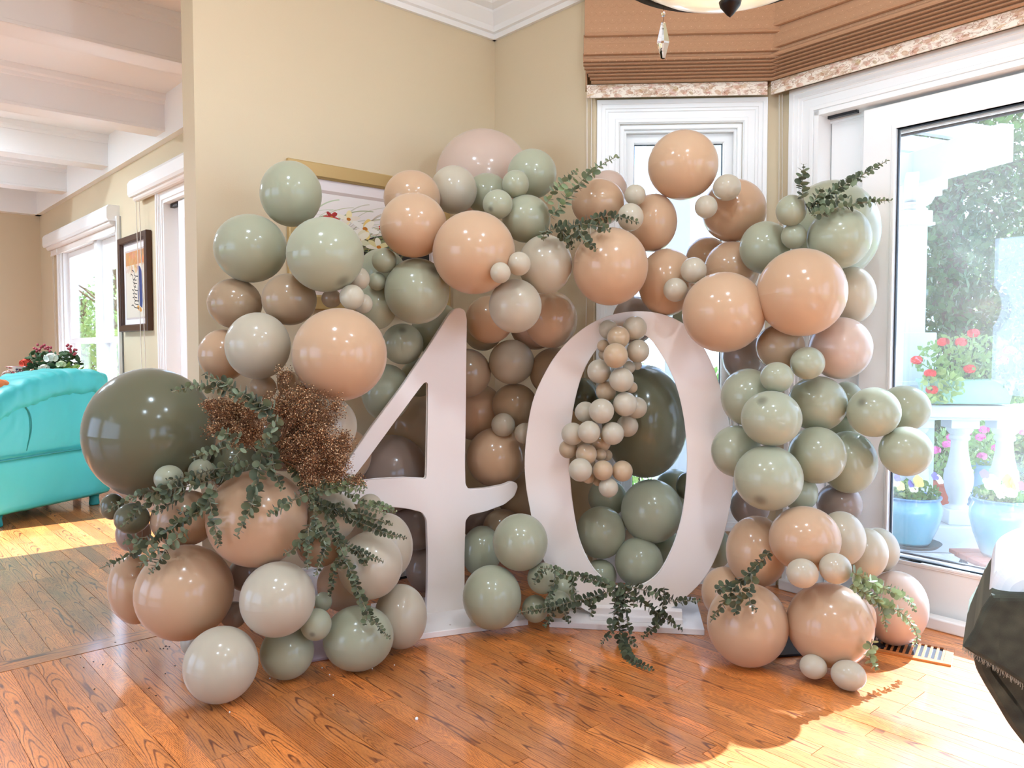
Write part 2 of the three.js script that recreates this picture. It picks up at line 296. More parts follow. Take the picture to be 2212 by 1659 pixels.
{ // big sliding glass door in wall D
  const g = wD.group('door_1'), { x0, x1, y1 } = DW, a = wD.s(1850), gl = wD.s(1921);
  mesh('casing', casingGeos(x0, 0, x1, y1, 0.115, true), M.white, g);
  mesh('jamb', [box(0.02, y1, 0.17, x0 + 0.01, y1 / 2, -0.065), box(0.02, y1, 0.17, x1 - 0.01, y1 / 2, -0.065), box(x1 - x0, 0.02, 0.17, (x0 + x1) / 2, y1 - 0.01, -0.065)], M.white, g);
  mesh('head_track', box(0.13, 0.012, 0.022, x0 + 0.1, y1 - 0.026, -0.04), M.black, g);
  mesh('head_rail', box(x1 - x0, 0.02, 0.02, (x0 + x1) / 2, y1 - 0.03, -0.09), M.white, g);
  mesh('sill', [box(x1 - x0 + 0.24, 0.022, 0.2, (x0 + x1) / 2, 0.011, -0.06), rbox(x1 - x0 + 0.24, 0.05, 0.055, 0.008, (x0 + x1) / 2, 0.025, 0.03)], M.white, g);
  const door = (name, p0, p1, z, stile, gb, gt) => {
    const d = mesh(name, [ringGeo4(p0, 0.03, p1, y1 - 0.035, stile, stile, gb - 0.03, y1 - 0.035 - gt, 0.042, z), ringGeo4(p0 + stile - 0.018, gb - 0.018, p1 - stile + 0.018, gt + 0.018, 0.018, 0.018, 0.018, 0.018, 0.05, z - 0.002), ringGeo4(p0 + stile - 0.009, gb - 0.009, p1 - stile + 0.009, gt + 0.009, 0.009, 0.009, 0.009, 0.009, 0.054, z - 0.002)], M.white, g);
    mesh('gasket', ringGeo4(p0 + stile, gb, p1 - stile, gt, 0.005, 0.005, 0.005, 0.005, 0.014, z + 0.014), M.gasket, d);
    mesh('pane', box(p1 - p0 - 2 * stile, gt - gb, 0.006, (p0 + p1) / 2, (gt + gb) / 2, z + 0.02), M.hazyDoorGlass, d);
    return d;
  };
  door('fixed_panel', x0 + 0.025, 1.66, -0.125, 0.155, 0.24, 1.99);
  const sl = door('sliding_panel', a, a + 1.36, -0.06, gl - a, 0.235, 2.0);
  mesh('bottom_seal', box(1.34, 0.006, 0.004, a + 0.68, 0.031, -0.015), M.black, sl);
  door('fixed_panel', 1.66, x1 - 0.025, -0.125, 0.13, 0.24, 1.99);
}
{ // pair of sash windows in wall E
  const g = wE.group('window_2'), { x0, x1, y0, y1 } = EW, mid = wE.s(212), mr = ye(1.17);
  mesh('casing', casingGeos(x0, y0, x1, y1, 0.09), M.white, g);
  mesh('jamb', ringGeo(x0, y0, x1, y1, 0.025, 0.13, -0.13), M.white, g);
  mesh('mullion', box(0.1, y1 - y0, 0.12, mid, (y0 + y1) / 2, -0.06), M.white, g);
  mesh('sill', rbox(x1 - x0 + 0.26, 0.03, 0.09, 0.01, (x0 + x1) / 2, y0 - 0.015, 0.03), M.white, g);
  for (const [a, b] of [[x0 + 0.025, mid - 0.05], [mid + 0.05, x1 - 0.025]]) {
    const up = mesh('sash', ringGeo(a, mr - 0.02, b, y1 - 0.025, 0.055, 0.04, -0.085), M.white, g), lo = mesh('sash', ringGeo(a, y0 + 0.025, b, mr + 0.035, 0.055, 0.04, -0.125), M.white, g);
    mesh('pane', box(b - a - 0.1, y1 - 0.025 - mr - 0.09, 0.005, (a + b) / 2, (mr - 0.02 + y1 - 0.025) / 2, -0.065), M.glass, up);
    mesh('pane', box(b - a - 0.1, mr - y0 - 0.1, 0.005, (a + b) / 2, (y0 + 0.025 + mr + 0.035) / 2, -0.105), M.glass, lo);
  }
}
{ // sliding door in wall E, half hidden by the end of the main wall
  const g = wE.group('door_2'), { x0, x1, y1 } = ED;
  mesh('casing', casingGeos(x0, 0, x1, y1, 0.1, true), M.white, g);
  mesh('jamb', [box(0.02, y1, 0.15, x0 + 0.01, y1 / 2, -0.06), box(0.02, y1, 0.15, x1 - 0.01, y1 / 2, -0.06), box(x1 - x0, 0.02, 0.15, (x0 + x1) / 2, y1 - 0.01, -0.06)], M.white, g);
  mesh('head_track', box(0.14, 0.03, 0.03, x0 + 0.1, y1 - 0.035, -0.045), M.iron, g);
  for (const [a, b, z] of [[x0 + 0.22, x1 - 0.02, -0.06]]) {
    const d = mesh('sliding_panel', ringGeo4(a, 0.02, b, y1 - 0.03, 0.12, 0.12, 0.2, 0.13, 0.042, z), M.white, g);
    mesh('gasket', ringGeo4(a + 0.12, 0.22, b - 0.12, y1 - 0.16, 0.006, 0.006, 0.006, 0.006, 0.012, z + 0.014), M.gasket, d);
    mesh('pane', box(b - a - 0.24, y1 - 0.38, 0.006, (a + b) / 2, (0.22 + y1 - 0.16) / 2, z + 0.02), M.glass, d);
  }
  mesh('fixed_panel', box(0.24, y1 - 0.05, 0.03, x0 + 0.14, y1 / 2, -0.1), M.white, g);
}

// ---------------------------------------------------------------- folded fabric blinds
const fabric = canvasTex(512, 512, (c, W) => {
  c.fillStyle = '#b48966'; c.fillRect(0, 0, W, W);
  for (let i = 0; i < 9000; i++) { c.fillStyle = `rgba(${rnd() < 0.5 ? '70,34,20' : '205,150,118'},${0.05 + 0.1 * rnd()})`; c.fillRect(rnd() * W, rnd() * W, 1 + rnd() * 9, 1); }
  const s = 64;
  for (let j = 0; j < 8; j++) for (let i = 0; i < 8; i++) { const x = i * s + (j % 2) * s / 2, y = j * s;
    c.strokeStyle = 'rgba(120,70,48,.28)'; c.lineWidth = 1.5; c.beginPath(); c.arc(x, y, s * 0.46, 0.15, Math.PI - 0.15); c.stroke();
    c.fillStyle = 'rgba(222,178,148,.75)'; c.beginPath(); c.arc(x, y, 3, 0, 7); c.fill(); }
});
fabric.repeat.set(3.4, 3.4);
const toile = canvasTex(1024, 128, (c, W, H) => {
  c.fillStyle = '#e9dccb'; c.fillRect(0, 0, W, H);
  for (let i = 0; i < 240; i++) { const x = rnd() * W, y = rnd() * H, q = 6 + rnd() * 22; c.fillStyle = `rgba(${150 + rnd() * 40 | 0},${105 + rnd() * 30 | 0},${75 + rnd() * 25 | 0},${0.12 + 0.3 * rnd()})`; c.beginPath(); c.ellipse(x, y, q, q * (0.3 + 0.5 * rnd()), rnd() * 3, 0, 7); c.fill(); }
  for (let i = 0; i < 260; i++) { const x = rnd() * W, y = rnd() * H; c.strokeStyle = `rgba(128,82,56,${0.3 + 0.5 * rnd()})`; c.lineWidth = 1 + rnd() * 2; c.beginPath(); c.arc(x, y, 4 + rnd() * 14, rnd() * 6, rnd() * 6 + 1); c.stroke(); }
});
M.fabric = std({ map: fabric, roughness: 0.85 });
M.toile = std({ map: toile, roughness: 0.85 });
M.cord = std({ color: lin('#e6ddcf'), roughness: 0.7 });
function romanBlind(w, x0, x1, edges, top, border, out, label) {
  const t = w.thing('roman_blind', label, 'window blind');
  const th = 0.012; let y = top;
  edges.forEach((e, i) => {
    const d0 = out - 0.01 + 0.003 * i, lip = Math.min(0.03, (y - e) * 0.7), n = edges.length;
    const prof = [[d0, y + 0.012], [d0 + th * 0.6, y + 0.012], [d0 + th, y - (y - e) * 0.35], [d0 + 0.028, e + lip * 0.55], [d0 + 0.034, e + lip * 0.2], [d0 + 0.03, e], [d0 + 0.018, e - 0.002], [d0 + 0.006, e + lip * 0.3], [d0, e + lip]];
    const side = 0.012 * Math.sin((i / n) * 5) - 0.02 * (i / n);
    const g = sweepX(prof, x0 - side, x1 + side * 0.6 - 0.01 * (i > 2 ? 1 : 0));
    const p = g.attributes.position, u = g.attributes.uv; for (let k = 0; k < p.count; k++) { u.setXY(k, p.getX(k), p.getY(k)); }
    mesh('fold', g, M.fabric, t); y = e;
  });
  const b = box(x1 - x0 - 0.06, y - border, 0.008, (x0 + x1) / 2 - 0.02, (y + border) / 2, out + 0.012); planarUV(b, 0.9, (y - border) * 1.02, x0, border); mesh('border', b, M.toile, t);
  mesh('head_rail', box(x1 - x0, 0.05, 0.05, (x0 + x1) / 2, top, out - 0.02), M.fabric, t);
  for (const x of [x0 + 0.01, x1 - 0.03]) mesh('side_return', box(0.006, top - y, out, x, (top + y) / 2, out / 2), M.fabric, t);
  return t;
}
{
  const yy = (py) => at(1460, py, 3.56).y;
  const b1 = romanBlind(wC, wC.s(1268) - 0.02, wC.s(1662), [75, 116, 132, 140.5, 149, 157, 165, 173, 181].map(yy), 2.82, yy(209), 0.075, 'brown folded fabric blind gathered above the narrow window');
  mesh('cord', [tube([V(0.0, 2.25, 0.03), V(0.004, 1.5, 0.02), V(0, 0.72, 0.02), V(0.012, 0.68, 0.02), V(0.024, 0.72, 0.02), V(0.02, 1.5, 0.02), V(0.022, 2.25, 0.03)], 0.0022, 60, 5)], M.cord, b1);
  const yd = (py) => wD.y(1695, py);
  const b2 = romanBlind(wD, -0.0, LD - 0.1, [2.53, 2.435, 2.395, 2.377, 2.36, 2.343, 2.326, 2.309, 2.292], 2.82, 2.235, 0.09, 'wide brown folded fabric blind above the sliding glass door');
  mesh('cord', [tube([V(0.005, 2.25, 0.03), V(0.003, 1.5, 0.012), V(0.006, 0.7, 0.012), V(0.013, 0.66, 0.012), V(0.02, 0.7, 0.012), V(0.02, 1.5, 0.012), V(0.02, 2.25, 0.03)], 0.002, 60, 5)], M.cord, b2);
}
// roller shades in the living room
M.shade = std({ color: lin('#ece2d8'), roughness: 0.8 });
function rollerShade(x0, x1, y, drop, label) {
  const t = wE.thing('roller_shade', label, 'window blind');
  mesh('valance', sweepX([[0.0, y], [0.09, y], [0.1, y + 0.02], [0.1, y + 0.1], [0.085, y + 0.125], [0, y + 0.125]], x0, x1), M.white, t);
  mesh('rolled_cloth', [sweepX(Array.from({ length: 12 }, (_, i) => [0.045 + 0.028 * Math.cos(i / 12 * 6.283), y - 0.005 + 0.028 * Math.sin(i / 12 * 6.283)]), x0 + 0.03, x1 - 0.03), box(x1 - x0 - 0.06, drop, 0.004, (x0 + x1) / 2, y - drop / 2, 0.03), rbox(x1 - x0 - 0.06, 0.02, 0.012, 0.004, (x0 + x1) / 2, y - drop, 0.03)], M.shade, t);
  return t;
}
{
  const s1 = rollerShade(wE.s(122), wE.s(266), ye(2.07), 0.08, 'white roller shade over the pair of windows in the living room');
  mesh('cord', [tube([V(wE.s(126), ye(2.06), 0.03), V(wE.s(126) + 0.01, 0.8, 0.02)], 0.003, 6, 5), tube([V(wE.s(126) + 0.05, ye(2.06), 0.03), V(wE.s(126) + 0.055, 0.8, 0.02)], 0.003, 6, 5)], M.cord, s1);
  const s2 = rollerShade(wE.s(313), wE.s(404) + 0.9, ye(2.16), 0.01, 'white roller shade over the living room door beside the main wall end');
  mesh('cord', [tube([V(wE.s(319), ye(2.15), 0.06), V(wE.s(322), 0.8, 0.05)], 0.003, 6, 5), tube([V(wE.s(326), ye(2.15), 0.06), V(wE.s(331), 0.8, 0.05)], 0.003, 6, 5)], M.cord, s2);
}

// ---------------------------------------------------------------- pictures
const flowerPrint = canvasTex(1024, 1024, (c, W, H) => {
  const g = c.createLinearGradient(0, 0, 0, H); c.fillStyle = '#efe6e0'; c.fillRect(0, 0, W, H);
  c.translate(-270, -70); c.fillStyle = '#1c1a16'; c.beginPath(); c.moveTo(150, H * 1.2); c.bezierCurveTo(240, 720, 480, 560, W * 1.3, 330); c.lineTo(W * 1.3, H * 1.2); c.fill();
  for (let i = 0; i < 170; i++) { const x = rnd() * W, y0 = 620 + rnd() * 300, r = 250 + rnd() * 500; c.strokeStyle = `rgba(${110 + rnd() * 70 | 0},${120 + rnd() * 50 | 0},${60 + rnd() * 60 | 0},${0.15 + 0.5 * rnd()})`; c.lineWidth = 3 + rnd() * 10; c.beginPath(); c.moveTo(x, y0); c.quadraticCurveTo(x + 60, y0 - r * 0.7, x + 200 + rnd() * 300, y0 - r * (0.5 + 0.3 * rnd())); c.stroke(); }
  const fl = (x, y, q, col) => { for (let k = 0; k < 6; k++) { c.save(); c.translate(x, y); c.rotate(k * 1.047 + rnd()); c.fillStyle = col[k % col.length]; c.beginPath(); c.ellipse(q * 0.55, 0, q * 0.6, q * 0.27, 0, 0, 7); c.fill(); c.restore(); } c.fillStyle = '#c7741c'; c.beginPath(); c.arc(x, y, q * 0.2, 0, 7); c.fill(); };
  fl(560, 330, 90, ['#f3ead6', '#f6e6b0', '#efe2cf']); fl(700, 420, 110, ['#f4efe4', '#f0d080', '#f6efdf']); fl(640, 560, 120, ['#dcd6b0', '#e8e0c0', '#f2ead2']); fl(820, 620, 100, ['#f0e6d0', '#e4d59a']);
  fl(420, 330, 60, ['#c23a34', '#a92c2c']); fl(900, 380, 70, ['#d8453c', '#f0d6b0', '#b9302c']);
});
M.gilt = std({ color: lin('#c9ac74'), roughness: 0.38, metalness: 0.45 });
M.mat = std({ color: lin('#ece0dc'), roughness: 0.9 });
M.matLine = std({ color: lin('#c9b6ad'), roughness: 0.9 });
function picture(w, x0, y0, x1, y1, fw, label, frameMat, mats, art, th = 0.03) {
  const t = w.thing('framed_picture', label, 'picture');
  mesh('frame', [ringGeo(x0, y0, x1, y1, fw, th, 0.002, 0.005), ringGeo(x0 + fw * 0.7, y0 + fw * 0.7, x1 - fw * 0.7, y1 - fw * 0.7, fw * 0.3 + 0.004, th * 0.7, 0.002, 0.002)], frameMat, t);
  const a = box(x1 - x0 - fw, y1 - y0 - fw, 0.004, (x0 + x1) / 2, (y0 + y1) / 2, 0.01); mesh('mount', a, M.mat, t);
  const [mx, mt] = mats; mesh('mount_line', ringGeo(x0 + mx - 0.014, y0 + mx - 0.014, x1 - mx + 0.014, y1 - mt + 0.014, 0.014, 0.0016, 0.0122, 0.0003), M.matLine, t);
  const p = box(x1 - x0 - 2 * mx, y1 - y0 - mx - mt, 0.002, (x0 + x1) / 2, (y0 + mx + y1 - mt) / 2, 0.0122); planarUV(p, x1 - x0 - 2 * mx, y1 - y0 - mx - mt, x0 + mx, y0 + mx); mesh('print', p, std({ map: art, roughness: 0.6 }), t);
  return t;
}
{
  const x0 = wA.s(622), y1 = wA.y(622, 343);
  picture(wA, x0, y1 - 0.64, x0 + 0.86, y1, 0.062, 'gilt framed flower print on the main wall, half hidden by balloons', M.gilt, [0.12, 0.125], flowerPrint);
  const art = canvasTex(512, 640, (c, W, H) => {
    c.fillStyle = '#d8c8b4'; c.fillRect(0, 0, W, H); c.fillStyle = '#c98a54'; c.fillRect(0, 0, W, 130);
    for (let i = 0; i < 60; i++) { c.fillStyle = `rgba(${170 + rnd() * 60 | 0},${110 + rnd() * 60 | 0},${60 + rnd() * 60 | 0},.35)`; c.beginPath(); c.ellipse(rnd() * W, rnd() * 190, 20 + rnd() * 50, 10 + rnd() * 20, rnd() * 3, 0, 7); c.fill(); }
    c.fillStyle = '#27366e'; c.beginPath(); c.moveTo(300, 150); c.bezierCurveTo(440, 130, 450, 380, 400, 560); c.lineTo(320, 520); c.bezierCurveTo(260, 400, 330, 300, 300, 150); c.fill();
    c.fillStyle = '#d18a33'; c.beginPath(); c.ellipse(330, 560, 60, 24, 0.4, 0, 7); c.fill();
    c.strokeStyle = '#2b241f'; c.lineWidth = 9; for (let i = 0; i < 10; i++) { c.beginPath(); c.moveTo(120 + rnd() * 160, 180 + i * 38); c.bezierCurveTo(200 + rnd() * 80, 200 + i * 34, 90 + rnd() * 80, 240 + i * 34, 240 + rnd() * 90, 250 + i * 34); c.stroke(); }
  });
  picture(wE, wE.s(272), ye(1.23), wE.s(334), ye(1.92), 0.05, 'dark framed abstract print in blue and orange on the living room wall', std({ color: lin('#4a2f20'), roughness: 0.4, metalness: 0.2 }), [0.11, 0.12], art, 0.045);
}
// every balloon: label, centre (metres), half width, half height, rubber colour
const BALLOONS = [
  ['sage green balloon topmost of the three green ones beside the picture frame', -0.826, 1.680, -2.950, 0.113, 0.121, 'sage'],
  ['sage green balloon at the upper left edge, below and left of the topmost green one', -0.964, 1.471, -2.900, 0.130, 0.125, 'sage'],
  ['large pale sage balloon under the hanging picture, lowest of three green ones', -0.652, 1.430, -2.747, 0.133, 0.130, 'sage'],
  ['taupe tan balloon at the left edge below two sage green balloons', -1.032, 1.270, -2.920, 0.098, 0.093, 'tan'],
  ['warm tan balloon tucked beneath the large pale sage balloon on the left', -0.809, 1.281, -2.850, 0.097, 0.094, 'tan'],
  ['round cream balloon with an amber glow above the eucalyptus, left of a large peach one', -0.890, 1.112, -2.740, 0.111, 0.117, 'sand'],
  ['largest peach balloon of the left column, hanging over the dried brown flowers', -0.590, 1.082, -2.680, 0.160, 0.159, 'blush'],
  ['peach balloon at the left edge, half hidden behind a round cream one', -1.079, 1.077, -2.920, 0.089, 0.097, 'blush'],
  ['tiny dark tan balloon above the largest peach balloon of the left column', -0.658, 1.285, -2.860, 0.036, 0.034, 'tan'],
  ['tiny amber cream balloon above the largest peach balloon, front of a small bunch', -0.559, 1.282, -2.740, 0.043, 0.044, 'sand'],
  ['tiny white cream balloon at the lower right rim of the large pale sage balloon', -0.557, 1.356, -2.853, 0.040, 0.042, 'sand'],
  ['tiny cream balloon half hidden behind the amber one above the largest peach balloon', -0.534, 1.264, -2.820, 0.033, 0.035, 'sand'],
  ['small brown tan balloon under the round cream one, above the eucalyptus tips', -0.900, 0.960, -2.820, 0.048, 0.047, 'tan'],
  ['small dark amber balloon in the gap above the dried brown flowers', -0.827, 0.972, -2.900, 0.045, 0.048, 'tan'],
  ['pale cream balloon behind the right side of the dried brown flowers', -0.670, 0.819, -2.860, 0.099, 0.105, 'sand'],
  ['rosy balloon behind the dried flowers at the slanted stroke of the 4', -0.688, 0.661, -3.200, 0.108, 0.113, 'blush'],
  ['pale sage balloon with a dark tip, left of the peak of the 4', -0.364, 1.322, -3.008, 0.124, 0.126, 'sage'],
  ['small dark sage balloon under the peach one, upper of two at the wall', -0.484, 1.436, -2.980, 0.047, 0.047, 'sage'],
  ['tiny dark sage balloon below another small sage one beside the large pale sage balloon', -0.515, 1.359, -3.000, 0.035, 0.035, 'sage'],
  ['grey sage balloon against the wall behind two tiny dark sage balloons', -0.530, 1.410, -3.201, 0.099, 0.099, 'sage'],
  ['sage balloon behind the tiny cream bunch, right of the large pale sage balloon', -0.537, 1.272, -3.092, 0.083, 0.095, 'sage'],
  ['small dark sage balloon with a dimpled top, left of the slanted stroke of the 4', -0.450, 1.122, -3.220, 0.085, 0.084, 'sage'],
  ['dark sage balloon in shadow behind the peak of the 4', -0.320, 1.184, -3.360, 0.111, 0.115, 'sage'],
  ['sage balloon behind the slanted stroke of the 4, right of the largest peach balloon', -0.523, 0.920, -3.250, 0.103, 0.119, 'sage'],
  ['sage balloon seen through the top of the triangle of the 4', -0.400, 0.980, -3.358, 0.079, 0.084, 'sage'],
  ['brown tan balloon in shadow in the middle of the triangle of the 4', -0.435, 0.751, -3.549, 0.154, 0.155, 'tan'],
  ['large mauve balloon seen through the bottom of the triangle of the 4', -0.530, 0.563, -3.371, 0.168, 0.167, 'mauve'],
  ['huge pale rose balloon in the room corner, at the back of the arch', -0.131, 1.877, -3.543, 0.210, 0.203, 'rose'],
  ['peach balloon covering the right end of the gilt picture frame', -0.393, 1.694, -3.102, 0.111, 0.107, 'blush'],
  ['round peach balloon right of the flower picture, below another peach one', -0.367, 1.561, -2.935, 0.124, 0.119, 'blush'],
  ['grey cream balloon between a peach one and the dark sage group at the top', -0.236, 1.745, -3.196, 0.094, 0.096, 'sand'],
  ['dark sage balloon at the top of the arch, right of the huge pale rose one', 0.081, 1.809, -3.200, 0.100, 0.099, 'sage'],
  ['dark sage balloon behind two small ones in the top green group', -0.103, 1.748, -3.303, 0.090, 0.087, 'sage'],
  ['small sage balloon at the top of the arch, upper of two in front', 0.014, 1.737, -3.050, 0.052, 0.054, 'sage'],
  ['small pale sage balloon at the top of the arch, lower of two in front', -0.054, 1.649, -2.989, 0.057, 0.055, 'sage'],
  ['sage balloon below the dark top one, left of the upper eucalyptus sprigs', 0.056, 1.606, -3.061, 0.094, 0.092, 'sage'],
  ['largest peach balloon of the top, under the green group', -0.140, 1.455, -2.893, 0.152, 0.152, 'blush'],
  ['tiny amber cream balloon resting on the largest peach balloon of the top', -0.041, 1.370, -2.774, 0.036, 0.037, 'sand'],
  ['tiny cream balloon at the right rim of the largest peach balloon of the top', 0.025, 1.408, -2.834, 0.042, 0.043, 'sand'],
  ['cream balloon under the drooping eucalyptus tips, right of the largest top peach balloon', 0.127, 1.424, -3.000, 0.103, 0.112, 'sand'],
  ['cream balloon with an amber patch right of the peak of the 4', 0.012, 1.262, -2.940, 0.099, 0.101, 'sand'],
  ['rosy peach balloon beside the blind cord, above the left shoulder of the 0', 0.163, 1.225, -3.290, 0.111, 0.120, 'blush'],
  ['orange peach balloon directly right of the peak of the 4', -0.096, 1.228, -3.370, 0.104, 0.103, 'blush'],
  ['rosy balloon half hidden between two peach ones above the gap of the numbers', 0.101, 1.208, -3.484, 0.111, 0.111, 'rose'],
  ['grey cream balloon in shadow beneath the orange peach one beside the 4', -0.131, 1.172, -3.529, 0.084, 0.079, 'sand'],
  ['cream balloon with an amber side, centre of the gap between the 4 and the 0', -0.002, 1.045, -3.400, 0.099, 0.097, 'sand'],
  ['tan balloon partly behind the stem of the 4, upper gap between the numbers', -0.199, 0.996, -3.420, 0.107, 0.107, 'tan'],
  ['dusky tan balloon behind the upper left curve of the 0', 0.191, 1.000, -3.420, 0.115, 0.109, 'tan'],
  ['tan balloon in the gap between the numbers, above a small cream one', 0.012, 0.854, -3.443, 0.100, 0.096, 'tan'],
  ['deep orange balloon in shadow behind the stem of the 4', -0.161, 0.814, -3.557, 0.126, 0.131, 'blush'],
  ['small cream balloon on top of the large peach one between the numbers', -0.038, 0.776, -3.340, 0.051, 0.051, 'sand'],
  ['small cream balloon cut by the left edge of the 0', 0.054, 0.748, -3.260, 0.044, 0.044, 'sand'],
  ['large peach balloon filling the gap between the numbers above the arm of the 4', -0.069, 0.626, -3.413, 0.131, 0.131, 'blush'],
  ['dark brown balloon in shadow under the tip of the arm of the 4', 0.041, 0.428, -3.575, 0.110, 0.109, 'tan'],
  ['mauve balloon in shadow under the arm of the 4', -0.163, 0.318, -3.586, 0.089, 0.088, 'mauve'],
  ['brown tan balloon peeping out above the two lower sage balloons of the gap', -0.044, 0.299, -3.477, 0.087, 0.085, 'tan'],
  ['sage balloon cut by the lower stem of the 4', -0.132, 0.227, -3.350, 0.087, 0.109, 'sage'],
  ['pale sage balloon between the numbers, resting above another at the base of the 4', 0.032, 0.353, -3.000, 0.107, 0.110, 'sage'],
  ['large pale sage balloon resting on the white base of the 4', -0.077, 0.146, -2.970, 0.113, 0.122, 'sage'],
  ['small olive sage balloon at the foot of the 0, top left of four', 0.119, 0.212, -2.997, 0.060, 0.060, 'sage'],
  ['small olive sage balloon at the foot of the 0, top right of four', 0.194, 0.154, -3.049, 0.056, 0.056, 'sage'],
  ['small olive sage balloon at the foot of the 0, bottom left of four', 0.091, 0.084, -3.020, 0.052, 0.053, 'sage'],
  ['small olive sage balloon at the foot of the 0, bottom right of four', 0.176, 0.124, -2.954, 0.052, 0.052, 'sage'],
  ['huge dark olive balloon at the far left beside the turquoise armchair', -1.277, 0.805, -2.750, 0.219, 0.229, 'olive'],
  ['small dark olive balloon at the far left under the huge olive one', -1.402, 0.549, -2.720, 0.039, 0.046, 'olive'],
  ['dark olive oval balloon below the huge olive one, right of the smallest', -1.305, 0.520, -2.660, 0.057, 0.053, 'olive'],
  ['small sage balloon under the huge olive one behind the eucalyptus twig', -1.127, 0.677, -2.550, 0.046, 0.043, 'sage'],
  ['small dark green balloon mostly covered by eucalyptus right of the huge olive one', -1.065, 0.683, -2.660, 0.042, 0.042, 'sage'],
  ['large peach balloon directly under the eucalyptus, centre of the lower left', -0.855, 0.534, -2.600, 0.164, 0.162, 'blush'],
  ['dusky peach balloon left of the large one beneath the eucalyptus', -1.149, 0.507, -2.720, 0.112, 0.098, 'blush'],
  ['mauve brown balloon below the dark olive ovals at the far left', -1.360, 0.440, -2.780, 0.059, 0.065, 'mauve'],
  ['large amber peach balloon at lower left with thin twig tips over its top', -1.103, 0.282, -2.600, 0.158, 0.158, 'blush'],
  ['peach oval balloon at the far left edge behind the large amber peach one', -1.358, 0.238, -2.780, 0.089, 0.127, 'blush'],
  ['cream egg shaped balloon at lower left, above the foremost cream one', -0.755, 0.296, -2.485, 0.118, 0.119, 'sand'],
  ['foremost cream egg shaped balloon lying on the wooden floor', -0.910, 0.116, -2.401, 0.112, 0.116, 'sand'],
  ['dark sage balloon on the floor right of the foremost cream one', -0.752, 0.089, -2.571, 0.088, 0.089, 'sage'],
  ['tiny sage balloon right of the cream egg shaped one, upper of two', -0.652, 0.230, -2.660, 0.031, 0.033, 'sage'],
  ['small sage balloon right of the cream egg shaped one, lower of two', -0.645, 0.195, -2.535, 0.050, 0.052, 'sage'],
  ['large pale sage balloon on the floor left of the base of the 4', -0.528, 0.109, -2.645, 0.120, 0.109, 'sage'],
  ['white cream balloon leaning on the foot of the 4', -0.405, 0.128, -2.807, 0.095, 0.116, 'sand'],
  ['cream balloon with amber streak left of the foot of the 4 behind thin twigs', -0.496, 0.345, -2.705, 0.112, 0.117, 'sand'],
  ['pale cream balloon behind another cream one under the left arm of the 4', -0.473, 0.358, -2.915, 0.099, 0.125, 'sand'],
  ['sunlit cream balloon right of the large peach one, behind leafy twigs', -0.632, 0.515, -2.713, 0.088, 0.086, 'sand'],
  ['small cream balloon below the left arm of the 4', -0.521, 0.515, -2.840, 0.048, 0.056, 'sand'],
  ['amber peach balloon in shadow under the sunlit cream one', -0.694, 0.394, -2.787, 0.080, 0.078, 'blush'],
  ['dull orange balloon in the shadow above the large sage floor balloon', -0.623, 0.218, -2.900, 0.108, 0.100, 'blush'],
  ['small mauve balloon in the dark gap left of the cream egg shaped one', -0.963, 0.292, -2.780, 0.056, 0.061, 'mauve'],
  ['small mauve balloon in the gap just above the foremost cream one', -0.975, 0.170, -2.700, 0.045, 0.046, 'mauve'],
  ['small cream balloon at floor level behind the foremost cream one', -1.115, 0.069, -2.720, 0.054, 0.055, 'sand'],
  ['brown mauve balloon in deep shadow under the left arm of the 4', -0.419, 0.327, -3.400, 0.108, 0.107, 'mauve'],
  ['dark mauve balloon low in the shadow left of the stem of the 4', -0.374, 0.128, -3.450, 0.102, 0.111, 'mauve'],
  ['huge dark olive balloon filling the hole of the 0', 0.569, 0.791, -3.350, 0.182, 0.244, 'olive'],
  ['large sage balloon inside the 0, directly below the huge olive one', 0.593, 0.414, -3.289, 0.130, 0.135, 'sage'],
  ['sage balloon inside the 0 at its lower left edge', 0.379, 0.320, -3.300, 0.105, 0.111, 'sage'],
  ['darkest sage balloon at the bottom of the hole of the 0', 0.532, 0.209, -3.240, 0.100, 0.103, 'sage'],
  ['small grey sage balloon at the bottom left of the hole of the 0', 0.376, 0.140, -3.280, 0.068, 0.068, 'sage'],
  ['shaded green balloon behind the bunch of tiny balloons in the 0', 0.425, 0.439, -3.460, 0.085, 0.085, 'sage'],
  ['backlit green balloon behind the large sage one inside the 0', 0.723, 0.468, -3.450, 0.092, 0.101, 'sage'],
  ['green balloon in shadow at the lower right edge of the hole of the 0', 0.684, 0.214, -3.400, 0.083, 0.087, 'sage'],
  ['small dark olive balloon at the right rim of the hole of the 0', 0.756, 0.516, -3.318, 0.054, 0.062, 'olive'],
  ['dark olive balloon seen left of the tiny bunch at the inner edge of the 0', 0.323, 0.882, -3.490, 0.066, 0.091, 'olive'],
  ['round peach balloon in front of the narrow window, topmost of the arch', 0.670, 1.821, -3.100, 0.136, 0.134, 'blush'],
  ['brown peach balloon at the right casing of the narrow window', 0.900, 1.662, -3.200, 0.128, 0.126, 'blush'],
  ['small cream balloon beside the topmost peach one, larger of two', 0.822, 1.718, -3.020, 0.053, 0.050, 'sand'],
  ['tiny cream balloon under the topmost peach one, smaller of two', 0.743, 1.645, -3.020, 0.043, 0.044, 'sand'],
  ['rose balloon peeping out behind the orange peach one at the window casing', 0.401, 1.766, -3.300, 0.081, 0.080, 'rose'],
  ['orange peach balloon crossed by upper eucalyptus leaves left of the narrow window', 0.345, 1.686, -3.160, 0.106, 0.095, 'blush'],
  ['tiny cream balloon against the window, upper of two beside the eucalyptus tip', 0.476, 1.696, -3.050, 0.041, 0.040, 'sand'],
  ['tiny cream balloon carrying the eucalyptus tip, lower of two at the window', 0.448, 1.599, -2.980, 0.049, 0.052, 'sand'],
